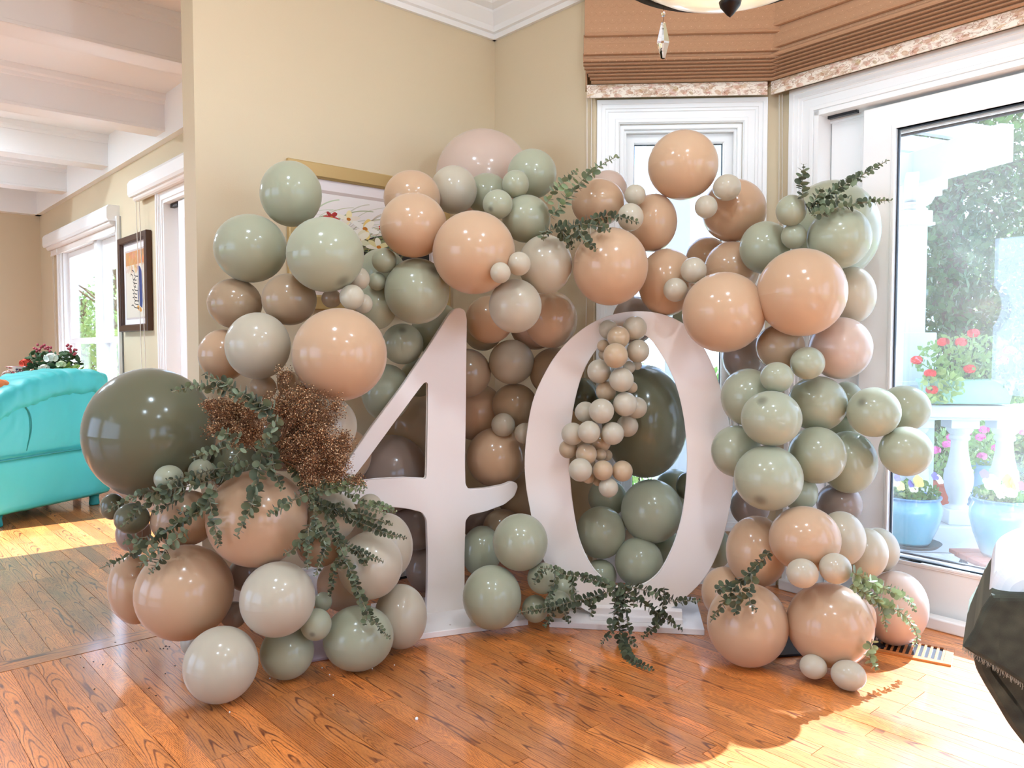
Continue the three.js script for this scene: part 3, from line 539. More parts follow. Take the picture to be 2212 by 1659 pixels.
  ['brown peach balloon in front of the window, below the topmost one', 0.564, 1.606, -3.160, 0.098, 0.116, 'blush'],
  ['large peach balloon above the top of the 0 under the drooping eucalyptus', 0.370, 1.411, -2.960, 0.141, 0.146, 'blush'],
  ['tan peach balloon above the 0 behind two tiny cream ones', 0.616, 1.366, -3.126, 0.113, 0.134, 'blush'],
  ['tiny cream balloon above the right shoulder of the 0, upper of two', 0.684, 1.397, -2.960, 0.048, 0.049, 'sand'],
  ['tiny cream balloon above the right shoulder of the 0, lower of two', 0.619, 1.325, -2.974, 0.045, 0.045, 'sand'],
  ['light peach balloon at the back in the bright window gap', 0.838, 1.487, -3.380, 0.093, 0.095, 'blush'],
  ['peach balloon under the brown peach one, left of the dark sage oval', 0.888, 1.423, -3.181, 0.109, 0.112, 'blush'],
  ['large peach balloon leaning on the right shoulder of the 0', 0.780, 1.236, -2.890, 0.150, 0.148, 'blush'],
  ['brown mauve balloon hidden behind the very top of the 0', 0.523, 1.224, -3.350, 0.094, 0.103, 'mauve'],
  ['small dark green balloon behind the right shoulder of the 0', 0.725, 1.230, -3.300, 0.050, 0.051, 'sage'],
  ['huge pale sage balloon at the upper right against the glass door', 1.273, 1.570, -3.143, 0.184, 0.201, 'sage'],
  ['large sage balloon at upper right in front of the huge pale one', 1.195, 1.507, -2.877, 0.112, 0.112, 'sage'],
  ['dark sage oval balloon left of two small ones at upper right', 0.970, 1.490, -3.019, 0.094, 0.100, 'sage'],
  ['small olive sage balloon at upper right, upper of two under the upright sprig', 1.015, 1.604, -2.866, 0.054, 0.056, 'sage'],
  ['tiny dark sage balloon at upper right, lower of two', 1.036, 1.516, -2.894, 0.045, 0.047, 'sage'],
  ['largest peach balloon of the right column, under the sage group', 1.031, 1.302, -2.796, 0.154, 0.156, 'blush'],
  ['cream balloon at the door behind the largest peach one on the right', 1.294, 1.306, -2.980, 0.084, 0.107, 'sand'],
  ['large rosy cream balloon at the door, below the largest peach one on the right', 1.217, 1.104, -2.900, 0.112, 0.115, 'rose'],
  ['tan balloon below the largest peach one on the right, above a small sage one', 0.995, 1.108, -2.904, 0.088, 0.086, 'tan'],
  ['small grey sage balloon below the tan one on the right, left of a pair', 0.936, 1.001, -2.760, 0.057, 0.054, 'sage'],
  ['small grey sage balloon on the rosy cream one, right of a pair', 1.051, 1.051, -2.780, 0.059, 0.058, 'sage'],
  ['blush balloon given a shadow colour right of the upper 0', 0.934, 1.067, -3.150, 0.086, 0.097, 'mauve'],
  ['dark sage balloon beside the right edge of the 0, upper of two', 0.878, 0.922, -2.900, 0.099, 0.107, 'sage'],
  ['sage balloon in the middle of the right green group', 0.909, 0.858, -2.732, 0.103, 0.097, 'sage'],
  ['light green balloon in the right group, left of the spotted one at the glass', 1.135, 0.898, -2.900, 0.106, 0.103, 'sage'],
  ['dark sage balloon overlapping the right edge of the 0, lower of two', 0.834, 0.721, -2.894, 0.091, 0.096, 'sage'],
  ['pale sage balloon with a dark tip, lowest front one of the right green group', 0.900, 0.649, -2.726, 0.117, 0.114, 'sage'],
  ['grey green balloon in the right green group, above the pale tipped one\'s right', 1.105, 0.717, -2.817, 0.101, 0.103, 'sage'],
  ['large sunlit green balloon at the glass door, below the bunch of three', 1.266, 0.676, -2.924, 0.102, 0.117, 'sage'],
  ['sunlit green balloon with a dark spot, left of three sticking out over the glass', 1.290, 0.876, -2.780, 0.090, 0.089, 'sage'],
  ['pale sunlit green balloon at the back of three sticking out over the glass', 1.469, 0.879, -2.920, 0.091, 0.086, 'sage'],
  ['yellow green balloon, lowest of three sticking out over the glass', 1.397, 0.738, -2.760, 0.088, 0.088, 'sage'],
  ['white lit green balloon wedged behind the spotted one at the door', 1.290, 0.908, -3.010, 0.062, 0.068, 'sage'],
  ['yellow lit green balloon in the gap beside the spotted one', 1.298, 0.797, -3.050, 0.060, 0.065, 'sage'],
  ['pale grey green balloon below the right green group', 1.061, 0.571, -2.860, 0.064, 0.067, 'sage'],
  ['mauve cream balloon under the sunlit greens at the door', 1.257, 0.507, -2.979, 0.083, 0.080, 'mauve'],
  ['brown balloon in shadow at the right edge of the 0', 0.970, 0.464, -3.160, 0.079, 0.085, 'mauve'],
  ['round peach balloon in the lower right group, above two small cream ones', 1.009, 0.447, -2.668, 0.118, 0.112, 'blush'],
  ['amber peach balloon at lower right with a dark leafy sprig, beside the 0', 0.896, 0.360, -2.833, 0.109, 0.130, 'blush'],
  ['pale cream balloon right of the peach one in the lower right group', 1.175, 0.427, -2.758, 0.081, 0.096, 'sand'],
  ['white cream balloon second from the door in the lower right group', 1.295, 0.352, -2.839, 0.080, 0.094, 'sand'],
  ['whitest balloon nearest the glass in the lower right group', 1.399, 0.335, -2.951, 0.074, 0.084, 'sand'],
  ['small cream balloon at lower right, left of a pair between two large peach ones', 0.959, 0.361, -2.551, 0.051, 0.048, 'sand'],
  ['small cream balloon at lower right, right of a pair beside the light green sprig', 1.063, 0.380, -2.540, 0.051, 0.050, 'sand'],
  ['largest amber peach balloon on the floor beside the base of the 0', 0.820, 0.143, -2.681, 0.137, 0.143, 'blush'],
  ['largest rosy peach balloon on the floor at lower right with sunlight on its side', 1.084, 0.161, -2.628, 0.141, 0.141, 'blush'],
  ['peach balloon behind the dark sprig between the 0 and the floor balloon', 0.798, 0.190, -2.889, 0.086, 0.096, 'blush'],
  ['pale rosy balloon on the floor beside the floor vent under the glass door', 1.430, 0.137, -2.872, 0.111, 0.137, 'rose'],
  ['small dull cream balloon on the floor at lower right, left of a pair', 0.993, 0.055, -2.532, 0.043, 0.039, 'sand'],
  ['small cream balloon on the floor at lower right, right of a pair, foremost', 1.088, 0.047, -2.482, 0.054, 0.047, 'sand'],
  ['sliver of a peach balloon between the two big floor balloons at the door', 1.254, 0.138, -2.760, 0.048, 0.069, 'blush'],
  ['pale green lit balloon behind the lower right edge of the 0', 0.833, 0.289, -3.150, 0.061, 0.080, 'sage'],
  ['topmost left tiny balloon on the 0, over its top inner edge', 0.379, 1.178, -3.076, 0.038, 0.038, 'sand'],
  ['topmost right tiny balloon on the 0, over its top inner edge', 0.478, 1.182, -3.050, 0.047, 0.047, 'sand'],
  ['tiny amber balloon between and below the topmost two on the 0', 0.410, 1.146, -3.014, 0.043, 0.044, 'gold'],
  ['tiny cream balloon on the left under the amber top one in the 0', 0.393, 1.076, -2.970, 0.047, 0.048, 'gold'],
  ['tiny cream balloon on the right of the third row in the 0', 0.490, 1.093, -3.040, 0.044, 0.045, 'sand'],
  ['tiny tan balloon half hidden at the inner top left edge of the 0', 0.361, 1.113, -3.090, 0.025, 0.025, 'gold'],
  ['sliver of a tiny tan balloon left of the third row in the 0', 0.367, 1.080, -3.120, 0.022, 0.023, 'gold'],
  ['tiny cream balloon sticking out left in the fourth row of the bunch', 0.340, 1.014, -3.050, 0.046, 0.047, 'sand'],
  ['tiny cream balloon half hidden at the right of the fourth row of the bunch', 0.460, 1.029, -3.070, 0.024, 0.025, 'sand'],
  ['sliver of a tiny cream balloon behind the right of the fourth row', 0.498, 1.038, -3.120, 0.021, 0.021, 'sand'],
  ['tiny cream balloon in the middle of the fifth row of the bunch', 0.419, 0.983, -2.990, 0.047, 0.047, 'sand'],
  ['tiny amber balloon half hidden right of the fifth row of the bunch', 0.474, 0.949, -3.090, 0.023, 0.023, 'gold'],
  ['tiny tan balloon left in the sixth row of the bunch', 0.370, 0.935, -3.070, 0.040, 0.040, 'gold'],
  ['tiny cream balloon in the seventh row, right of the waist of the bunch', 0.435, 0.889, -3.000, 0.046, 0.047, 'sand'],
  ['tiny glossy cream balloon sticking out right at the waist of the bunch', 0.490, 0.870, -3.075, 0.043, 0.043, 'sand'],
  ['foremost tiny cream balloon left at the waist of the bunch', 0.342, 0.864, -2.980, 0.048, 0.048, 'sand'],
  ['tiny cream balloon left at the waist, behind the foremost one', 0.288, 0.854, -3.060, 0.041, 0.041, 'sand'],
  ['tiny cream balloon on the left over the inner edge of the 0, lower bunch', 0.236, 0.771, -3.029, 0.044, 0.044, 'sand'],
  ['tiny cream balloon with an amber chin, centre of the lower bunch', 0.294, 0.784, -2.974, 0.043, 0.043, 'sand'],
  ['tiny cream balloon with an amber base, right of the centre of the lower bunch', 0.386, 0.777, -2.990, 0.044, 0.044, 'sand'],
  ['tiny cream balloon right of the lower bunch, behind a brighter one', 0.457, 0.797, -3.085, 0.043, 0.044, 'sand'],
  ['tiny amber balloon half hidden below the centre of the lower bunch', 0.355, 0.732, -3.082, 0.037, 0.038, 'gold'],
  ['tiny tan balloon at the far left of the lower bunch over the 0', 0.222, 0.707, -3.067, 0.037, 0.037, 'gold'],
  ['tiny glossy tan balloon below the amber chinned one of the bunch', 0.289, 0.693, -3.022, 0.041, 0.041, 'gold'],
  ['very small cream balloon wedged right of the glossy tan one', 0.346, 0.687, -3.048, 0.024, 0.024, 'gold'],
  ['very small tan balloon at the back right of the lower bunch', 0.376, 0.679, -3.090, 0.023, 0.023, 'gold'],
  ['tiny glossy cream balloon low on the left of the bunch', 0.261, 0.640, -2.968, 0.045, 0.045, 'sand'],
  ['sliver of a tiny amber balloon under the low left one of the bunch', 0.301, 0.596, -3.060, 0.025, 0.025, 'gold'],
  ['tiny deep amber balloon in the bottom row of the bunch', 0.351, 0.633, -3.000, 0.039, 0.039, 'gold'],
  ['tiny tan balloon at the right end of the bottom row of the bunch', 0.429, 0.627, -3.020, 0.040, 0.041, 'gold'],
  ['bottommost tiny balloon of the bunch hanging in the 0', 0.374, 0.564, -3.010, 0.038, 0.038, 'sand'],
  ['sliver of a tiny tan balloon behind the bottom row of the bunch', 0.339, 0.576, -3.080, 0.018, 0.018, 'gold'],
  ['added olive balloon darkening the gap behind the eucalyptus, right of the huge olive one', -1.035, 0.671, -2.880, 0.093, 0.098, 'olive'],  // added to darken the gap where the wall showed through
  ['added brown balloon darkening the gap behind the two bunches of dried flowers', -0.867, 0.743, -2.950, 0.101, 0.105, 'mauve'],  // added too, darkens the gap behind the dried flowers
];
// balloons whose darker closed end faces the room: index, unit direction of that end
const TIPS = [
  [2, 0.43, -0.75, 0.50],
  [16, 0.50, 0.56, 0.66],
  [21, 0.00, 0.66, 0.75],
  [34, -0.47, -0.47, 0.75],
  [77, -0.24, -0.31, 0.92],
  [132, -0.30, 0.68, 0.67],
  [135, -0.21, -0.56, 0.80],
  [138, -0.42, 0.44, 0.79],
];
// every eucalyptus branch: label, leaf radius, then the paths of its twigs (first one the main stem)
const BRANCHES = [
  ['eucalyptus branch with two broad leaved twigs reaching up left over the huge olive balloon', 0.0105, [
    [[-0.731, 0.915, -2.410], [-0.770, 0.928, -2.410], [-0.824, 0.959, -2.410], [-0.882, 0.994, -2.410], [-0.917, 1.009, -2.410], [-0.951, 1.024, -2.410]], // twig
    [[-0.739, 0.885, -2.410], [-0.786, 0.921, -2.410], [-0.844, 0.955, -2.410], [-0.902, 0.978, -2.410], [-0.941, 0.984, -2.410], [-0.979, 0.989, -2.410], [-1.015, 0.979, -2.410], [-1.051, 0.969, -2.410]], // twig
    [[-0.724, 0.899, -2.410], [-0.747, 0.834, -2.410], [-0.769, 0.794, -2.410]], // twig
  ]],
  ['short eucalyptus cuttings pointing left out of the dried brown flowers', 0.0095, [
    [[-0.840, 0.823, -2.410], [-0.883, 0.840, -2.410], [-0.927, 0.834, -2.410]], // twig
    [[-0.869, 0.803, -2.410], [-0.905, 0.791, -2.410], [-0.941, 0.780, -2.410], [-0.995, 0.764, -2.410]], // twig
    [[-0.826, 0.798, -2.410], [-0.858, 0.770, -2.410], [-0.870, 0.748, -2.410]], // twig
  ]],
  ['eucalyptus branch hanging straight down over the large peach balloon', 0.0110, [
    [[-0.792, 0.810, -2.495], [-0.798, 0.774, -2.488], [-0.802, 0.739, -2.475], [-0.804, 0.706, -2.457], [-0.807, 0.649, -2.437], [-0.819, 0.595, -2.415], [-0.838, 0.556, -2.411], [-0.858, 0.516, -2.411]], // twig
    [[-0.776, 0.829, -2.524], [-0.775, 0.783, -2.519], [-0.772, 0.738, -2.508], [-0.757, 0.691, -2.494], [-0.732, 0.653, -2.478]], // twig
  ]],
  ['long eucalyptus branch trailing left across the foot of the huge olive balloon', 0.0095, [
    [[-0.842, 0.731, -2.498], [-0.938, 0.691, -2.495], [-1.017, 0.665, -2.489], [-1.094, 0.655, -2.482], [-1.179, 0.637, -2.492], [-1.272, 0.600, -2.507], [-1.320, 0.575, -2.511]], // twig
    [[-0.901, 0.719, -2.503], [-0.960, 0.715, -2.501], [-0.997, 0.703, -2.498], [-1.035, 0.691, -2.493], [-1.070, 0.686, -2.488], [-1.106, 0.681, -2.483]], // twig
    [[-1.049, 0.643, -2.491], [-1.093, 0.631, -2.491], [-1.140, 0.618, -2.499], [-1.187, 0.604, -2.506], [-1.227, 0.564, -2.511], [-1.266, 0.524, -2.514]], // twig
    [[-1.067, 0.627, -2.514], [-1.120, 0.591, -2.514], [-1.167, 0.570, -2.514]], // twig
  ]],
  ['eucalyptus branch drooping to lower left with thin twigs over the amber peach balloons', 0.0105, [
    [[-0.943, 0.671, -2.456], [-0.965, 0.617, -2.456], [-1.012, 0.594, -2.456], [-1.056, 0.586, -2.456]], // twig
    [[-0.946, 0.637, -2.424], [-0.938, 0.586, -2.424], [-0.932, 0.549, -2.423], [-0.918, 0.482, -2.423]], // twig
    [[-0.978, 0.593, -2.458], [-1.034, 0.564, -2.485], [-1.090, 0.534, -2.512], [-1.142, 0.499, -2.536], [-1.194, 0.465, -2.558], [-1.237, 0.440, -2.576], [-1.278, 0.417, -2.591], [-1.318, 0.394, -2.600], [-1.387, 0.363, -2.605]], // twig
    [[-1.031, 0.525, -2.477], [-1.066, 0.498, -2.474], [-1.101, 0.470, -2.469], [-1.118, 0.440, -2.461], [-1.135, 0.409, -2.453], [-1.151, 0.390, -2.444]], // twig
    [[-1.128, 0.470, -2.476], [-1.166, 0.433, -2.476], [-1.196, 0.403, -2.476]], // twig
    [[-1.223, 0.471, -2.595], [-1.267, 0.465, -2.595], [-1.303, 0.456, -2.595]], // twig
  ]],
  ['eucalyptus branch falling to the right of the large peach balloon under the brown flowers', 0.0105, [
    [[-0.772, 0.776, -2.590], [-0.746, 0.742, -2.585], [-0.719, 0.708, -2.578], [-0.683, 0.646, -2.567], [-0.665, 0.596, -2.555], [-0.650, 0.566, -2.555]], // twig
    [[-0.647, 0.647, -2.430], [-0.682, 0.629, -2.429], [-0.717, 0.611, -2.427], [-0.765, 0.581, -2.424]], // twig
    [[-0.640, 0.547, -2.467], [-0.670, 0.483, -2.467], [-0.727, 0.446, -2.466]], // twig
    [[-0.791, 0.667, -2.850], [-0.749, 0.641, -2.850], [-0.727, 0.632, -2.850]], // twig
  ]],
  ['grey eucalyptus branch with three twigs reaching right toward the arm of the 4', 0.0075, [
    [[-0.674, 0.623, -2.554], [-0.614, 0.638, -2.560], [-0.552, 0.650, -2.565], [-0.490, 0.629, -2.567]], // twig
    [[-0.659, 0.648, -2.655], [-0.609, 0.629, -2.655], [-0.559, 0.609, -2.654], [-0.499, 0.569, -2.655], [-0.431, 0.535, -2.655]], // twig
    [[-0.513, 0.551, -2.761], [-0.467, 0.544, -2.761], [-0.412, 0.521, -2.761]], // twig
    [[-0.621, 0.614, -2.806], [-0.570, 0.631, -2.806], [-0.525, 0.598, -2.805]], // twig
  ]],
  ['eucalyptus branch with thin dark tipped twigs over the cream balloons left of the 4', 0.0075, [
    [[-0.664, 0.595, -2.592], [-0.630, 0.577, -2.597], [-0.596, 0.559, -2.602], [-0.562, 0.541, -2.607], [-0.500, 0.510, -2.611], [-0.463, 0.494, -2.615], [-0.426, 0.478, -2.617], [-0.357, 0.461, -2.618]], // twig
    [[-0.584, 0.550, -2.605], [-0.521, 0.550, -2.609], [-0.458, 0.527, -2.613], [-0.403, 0.509, -2.615]], // twig
    [[-0.618, 0.523, -2.574], [-0.577, 0.472, -2.573], [-0.536, 0.439, -2.573], [-0.485, 0.415, -2.572], [-0.427, 0.394, -2.572]], // twig
    [[-0.520, 0.441, -2.565], [-0.498, 0.409, -2.564], [-0.484, 0.382, -2.564]], // twig
  ]],
  ['sparse eucalyptus twig hanging down across the large sage balloon on the floor', 0.0075, [
    [[-0.584, 0.479, -2.564], [-0.569, 0.443, -2.563], [-0.553, 0.407, -2.560], [-0.536, 0.372, -2.556], [-0.521, 0.336, -2.551], [-0.506, 0.300, -2.546], [-0.480, 0.243, -2.539], [-0.446, 0.199, -2.533], [-0.402, 0.148, -2.533]], // twig
    [[-0.571, 0.406, -2.585], [-0.593, 0.364, -2.585], [-0.603, 0.319, -2.586], [-0.612, 0.274, -2.586]], // twig
    [[-0.469, 0.245, -2.519], [-0.475, 0.222, -2.519], [-0.482, 0.199, -2.519]], // twig
  ]],
  ['dense eucalyptus branch right of the large peach balloon with fine hanging twigs', 0.0078, [
    [[-0.642, 0.606, -2.508], [-0.637, 0.551, -2.503], [-0.617, 0.503, -2.493], [-0.596, 0.475, -2.479], [-0.609, 0.427, -2.462], [-0.624, 0.383, -2.444]], // twig
    [[-0.643, 0.537, -2.443], [-0.643, 0.479, -2.442], [-0.644, 0.443, -2.438], [-0.645, 0.407, -2.434]], // twig
    [[-0.647, 0.564, -2.602], [-0.608, 0.532, -2.602], [-0.588, 0.485, -2.602], [-0.578, 0.454, -2.602]], // twig
    [[-0.624, 0.510, -2.495], [-0.645, 0.488, -2.495], [-0.696, 0.458, -2.495]], // twig
    [[-0.632, 0.579, -2.605], [-0.598, 0.566, -2.605], [-0.566, 0.586, -2.605]], // twig
  ]],
  ['pale eucalyptus branch pointing up right from the top green group to the window', 0.0115, [
    [[0.139, 1.595, -2.964], [0.176, 1.628, -2.964], [0.205, 1.665, -2.982], [0.235, 1.703, -2.998], [0.265, 1.741, -3.012], [0.301, 1.773, -3.023], [0.337, 1.803, -3.031], [0.405, 1.841, -3.035]], // twig
    [[0.129, 1.646, -2.959], [0.176, 1.712, -2.965], [0.211, 1.743, -2.970], [0.246, 1.774, -2.972]], // twig
  ]],
  ['dark eucalyptus branch arching right and drooping over the large peach balloon above the 0', 0.0095, [
    [[0.115, 1.495, -2.875], [0.119, 1.527, -2.881], [0.161, 1.542, -2.887], [0.240, 1.556, -2.892], [0.310, 1.580, -2.896], [0.380, 1.589, -2.899], [0.423, 1.578, -2.901], [0.467, 1.568, -2.902]], // twig
    [[0.170, 1.546, -2.863], [0.197, 1.498, -2.863], [0.221, 1.466, -2.863]], // twig
    [[0.229, 1.535, -2.798], [0.255, 1.497, -2.798], [0.300, 1.453, -2.798]], // twig
    [[0.257, 1.549, -2.826], [0.306, 1.542, -2.826], [0.352, 1.527, -2.825]], // twig
    [[0.183, 1.526, -2.848], [0.211, 1.502, -2.848], [0.251, 1.504, -2.848]], // twig
  ]],
  ['single upright eucalyptus twig standing over the huge pale sage balloon at the right', 0.0110, [
    [[1.029, 1.627, -2.787], [1.025, 1.692, -2.788], [1.029, 1.753, -2.789]], // twig
  ]],
  ['eucalyptus branch spreading right from the upper right sage balloons across the glass door', 0.0095, [
    [[1.052, 1.595, -2.792], [1.104, 1.632, -2.820], [1.156, 1.668, -2.847], [1.211, 1.698, -2.871], [1.266, 1.727, -2.892], [1.310, 1.752, -2.908], [1.352, 1.776, -2.920], [1.391, 1.799, -2.925]], // twig
    [[1.053, 1.579, -2.792], [1.113, 1.615, -2.793], [1.158, 1.630, -2.795], [1.202, 1.645, -2.795]], // twig
    [[1.051, 1.569, -2.769], [1.090, 1.581, -2.769], [1.129, 1.592, -2.769], [1.170, 1.605, -2.772], [1.216, 1.612, -2.775], [1.262, 1.619, -2.777], [1.337, 1.625, -2.779]], // twig
    [[1.056, 1.599, -2.793], [1.080, 1.640, -2.794], [1.103, 1.671, -2.794]], // twig
  ]],
  ['eucalyptus branch at the foot of the 0 arching left over the four small olive balloons', 0.0085, [
    [[0.382, 0.206, -2.906], [0.348, 0.220, -2.905], [0.265, 0.244, -2.902], [0.193, 0.255, -2.899], [0.160, 0.276, -2.894], [0.099, 0.281, -2.890]], // twig
    [[0.164, 0.263, -2.886], [0.145, 0.182, -2.886], [0.127, 0.145, -2.886]], // twig
    [[0.129, 0.270, -2.914], [0.103, 0.249, -2.914], [0.082, 0.214, -2.914]], // twig
    [[0.226, 0.235, -2.915], [0.231, 0.196, -2.915], [0.248, 0.164, -2.915]], // twig
  ]],
  ['dark eucalyptus branch low at the foot of the 0 running left over its base', 0.0085, [
    [[0.369, 0.202, -2.873], [0.327, 0.187, -2.872], [0.284, 0.173, -2.869], [0.213, 0.161, -2.865], [0.144, 0.143, -2.860], [0.083, 0.136, -2.854], [0.022, 0.128, -2.848]], // twig
    [[0.298, 0.169, -2.900], [0.301, 0.133, -2.900], [0.298, 0.096, -2.900]], // twig
    [[0.244, 0.157, -2.899], [0.240, 0.134, -2.899], [0.240, 0.111, -2.899]], // twig
    [[0.157, 0.140, -2.879], [0.145, 0.102, -2.879], [0.121, 0.065, -2.879]], // twig
    [[0.180, 0.147, -2.879], [0.201, 0.109, -2.879], [0.215, 0.079, -2.879]], // twig
  ]],
  ['thick dark eucalyptus branch hanging from the foot of the 0 down onto the floor', 0.0095, [
    [[0.400, 0.213, -2.860], [0.398, 0.155, -2.860], [0.395, 0.096, -2.860], [0.410, 0.016, -2.860], [0.418, 0.008, -2.702], [0.441, 0.008, -2.669], [0.480, 0.008, -2.622]], // twig
    [[0.391, 0.199, -2.860], [0.380, 0.121, -2.860], [0.365, 0.049, -2.860], [0.330, 0.008, -2.859]], // twig
    [[0.412, 0.199, -2.860], [0.420, 0.148, -2.860], [0.428, 0.096, -2.860], [0.442, 0.025, -2.860], [0.462, 0.008, -2.831]], // twig
    [[0.436, 0.199, -2.860], [0.450, 0.168, -2.860], [0.453, 0.143, -2.860]], // twig
    [[0.350, 0.227, -2.860], [0.398, 0.216, -2.860], [0.446, 0.230, -2.860]], // twig
    [[0.371, 0.206, -2.860], [0.410, 0.189, -2.860], [0.439, 0.206, -2.860]], // twig
  ]],
  ['dark eucalyptus branch at the foot of the 0 spreading right over its white base', 0.0095, [
    [[0.419, 0.201, -2.920], [0.461, 0.169, -2.920], [0.503, 0.137, -2.920], [0.539, 0.111, -2.920], [0.576, 0.084, -2.920], [0.623, 0.056, -2.920], [0.648, 0.036, -2.920]], // twig
    [[0.422, 0.227, -2.858], [0.468, 0.215, -2.854], [0.514, 0.205, -2.847], [0.583, 0.175, -2.838], [0.635, 0.179, -2.826], [0.687, 0.183, -2.813]], // twig
    [[0.575, 0.201, -2.920], [0.570, 0.123, -2.920], [0.548, 0.061, -2.920], [0.495, 0.007, -2.920]], // twig
  ]],
  ['dark leafy eucalyptus branch hanging over the amber peach balloons at lower right', 0.0100, [
    [[0.864, 0.426, -2.587], [0.837, 0.397, -2.586], [0.810, 0.367, -2.584], [0.760, 0.321, -2.581], [0.718, 0.272, -2.578], [0.687, 0.226, -2.575], [0.662, 0.187, -2.575]], // twig
    [[0.790, 0.363, -2.535], [0.779, 0.294, -2.534], [0.785, 0.263, -2.533], [0.804, 0.241, -2.531]], // twig
    [[0.752, 0.316, -2.537], [0.739, 0.270, -2.537], [0.735, 0.227, -2.537]], // twig
    [[0.751, 0.305, -2.615], [0.720, 0.298, -2.615], [0.689, 0.281, -2.615]], // twig
  ]],
  ['light green sunlit eucalyptus branch trailing right toward the floor vent', 0.0095, [
    [[1.090, 0.388, -2.468], [1.139, 0.357, -2.504], [1.192, 0.330, -2.537], [1.244, 0.304, -2.566], [1.307, 0.276, -2.589], [1.353, 0.241, -2.605], [1.366, 0.213, -2.614]], // twig
    [[1.089, 0.349, -2.471], [1.138, 0.316, -2.501], [1.186, 0.283, -2.530], [1.241, 0.253, -2.557], [1.294, 0.225, -2.579], [1.346, 0.176, -2.598], [1.376, 0.123, -2.610], [1.367, 0.091, -2.617]], // twig
    [[1.148, 0.305, -2.537], [1.212, 0.260, -2.542], [1.233, 0.213, -2.546], [1.238, 0.171, -2.548]], // twig
    [[1.160, 0.168, -2.478], [1.154, 0.111, -2.478], [1.178, 0.065, -2.478]], // twig
  ]],
];
const FOUR = [[-0.0052, 0.0043], [0.0012, 0.1106], [0.0039, 0.2628], [0.0007, 0.4072], [-0.0184, 0.4409], [-0.0793, 0.4605], [-0.1543, 0.4735], [-0.2281, 0.4826], [-0.2916, 0.4927], [-0.3396, 0.5234], [-0.3516, 0.5785], [-0.3314, 0.6406], [-0.2256, 0.7903], [-0.0951, 0.9574], [0.0196, 1.1233], [0.0936, 1.2358], [0.1132, 1.2604], [0.1407, 1.2703], [0.1664, 1.2595], [0.1742, 1.2219], [0.1718, 1.0896], [0.1693, 0.8807], [0.1646, 0.6326], [0.1664, 0.5423], [0.1803, 0.5222], [0.2552, 0.5212], [0.3376, 0.5315], [0.3689, 0.5433], [0.3920, 0.5360], [0.3983, 0.5178], [0.3836, 0.4794], [0.3376, 0.4472], [0.2551, 0.4240], [0.1841, 0.4139], [0.1659, 0.3921], [0.1615, 0.2476], [0.1609, 0.0088]];
const FOUR_HOLE = [[-0.0023, 0.5736], [-0.0937, 0.5838], [-0.2090, 0.5843], [-0.2926, 0.5766], [-0.3051, 0.5901], [-0.2448, 0.6651], [-0.1334, 0.8109], [-0.0291, 0.9452], [-0.0118, 0.9653], [0.0016, 0.9726], [0.0112, 0.9631], [0.0107, 0.8659], [0.0057, 0.6410], [0.0035, 0.5846]];
const ZERO = [[0.0490, 0.0228], [-0.0485, 0.0713], [-0.1147, 0.1388], [-0.1621, 0.2188], [-0.2002, 0.2974], [-0.2270, 0.4337], [-0.2461, 0.5434], [-0.2519, 0.6286], [-0.2463, 0.7327], [-0.2199, 0.8875], [-0.1787, 0.9871], [-0.1264, 1.0749], [-0.0468, 1.1601], [0.0542, 1.2223], [0.1705, 1.2491], [0.2930, 1.2391], [0.3968, 1.1842], [0.4721, 1.0756], [0.5266, 0.9275], [0.5637, 0.7647], [0.5740, 0.6376], [0.5635, 0.4912], [0.5300, 0.3340], [0.4727, 0.2024], [0.3965, 0.1152], [0.3211, 0.0555], [0.2484, 0.0255]];
const ZERO_HOLE = [[0.1595, 0.1380], [0.1041, 0.1430], [0.0632, 0.1714], [0.0220, 0.2150], [-0.0269, 0.3134], [-0.0573, 0.4540], [-0.0729, 0.6231], [-0.0696, 0.7732], [-0.0459, 0.9227], [-0.0075, 1.0343], [0.0510, 1.1193], [0.1220, 1.1633], [0.1855, 1.1704], [0.2398, 1.1520], [0.3015, 1.0718], [0.3526, 0.9625], [0.3842, 0.8350], [0.3979, 0.7071], [0.3957, 0.5600], [0.3756, 0.4117], [0.3371, 0.2897], [0.2835, 0.1942], [0.2200, 0.1482]];

// ---------------------------------------------------------------- the white numbers
function smooth(pts, closed = true, n = 6) { const c = new THREE.CatmullRomCurve3(pts.map((p) => V(p[0], p[1], 0)), closed, 'centripetal'); return c.getPoints(pts.length * n).slice(0, closed ? -1 : undefined).map((v) => [v.x, v.y]); }
function rounded(pts, r) { // polygon with each corner cut and rounded
  const out = []; const n = pts.length;
  for (let i = 0; i < n; i++) {
    const p = pts[i], a = pts[(i + n - 1) % n], b = pts[(i + 1) % n], la = Math.hypot(a[0] - p[0], a[1] - p[1]), lb = Math.hypot(b[0] - p[0], b[1] - p[1]), q = Math.min(r, la * 0.45, lb * 0.45);
    const s = [p[0] + (a[0] - p[0]) / la * q, p[1] + (a[1] - p[1]) / la * q], e = [p[0] + (b[0] - p[0]) / lb * q, p[1] + (b[1] - p[1]) / lb * q];
    for (let k = 0; k <= 4; k++) { const t = k / 4; out.push([(1 - t) ** 2 * s[0] + 2 * t * (1 - t) * p[0] + t * t * e[0], (1 - t) ** 2 * s[1] + 2 * t * (1 - t) * p[1] + t * t * e[1]]); }
  }
  return out;
}
M.baseWhite = phys({ color: lin('#eee4de'), roughness: 0.45 });
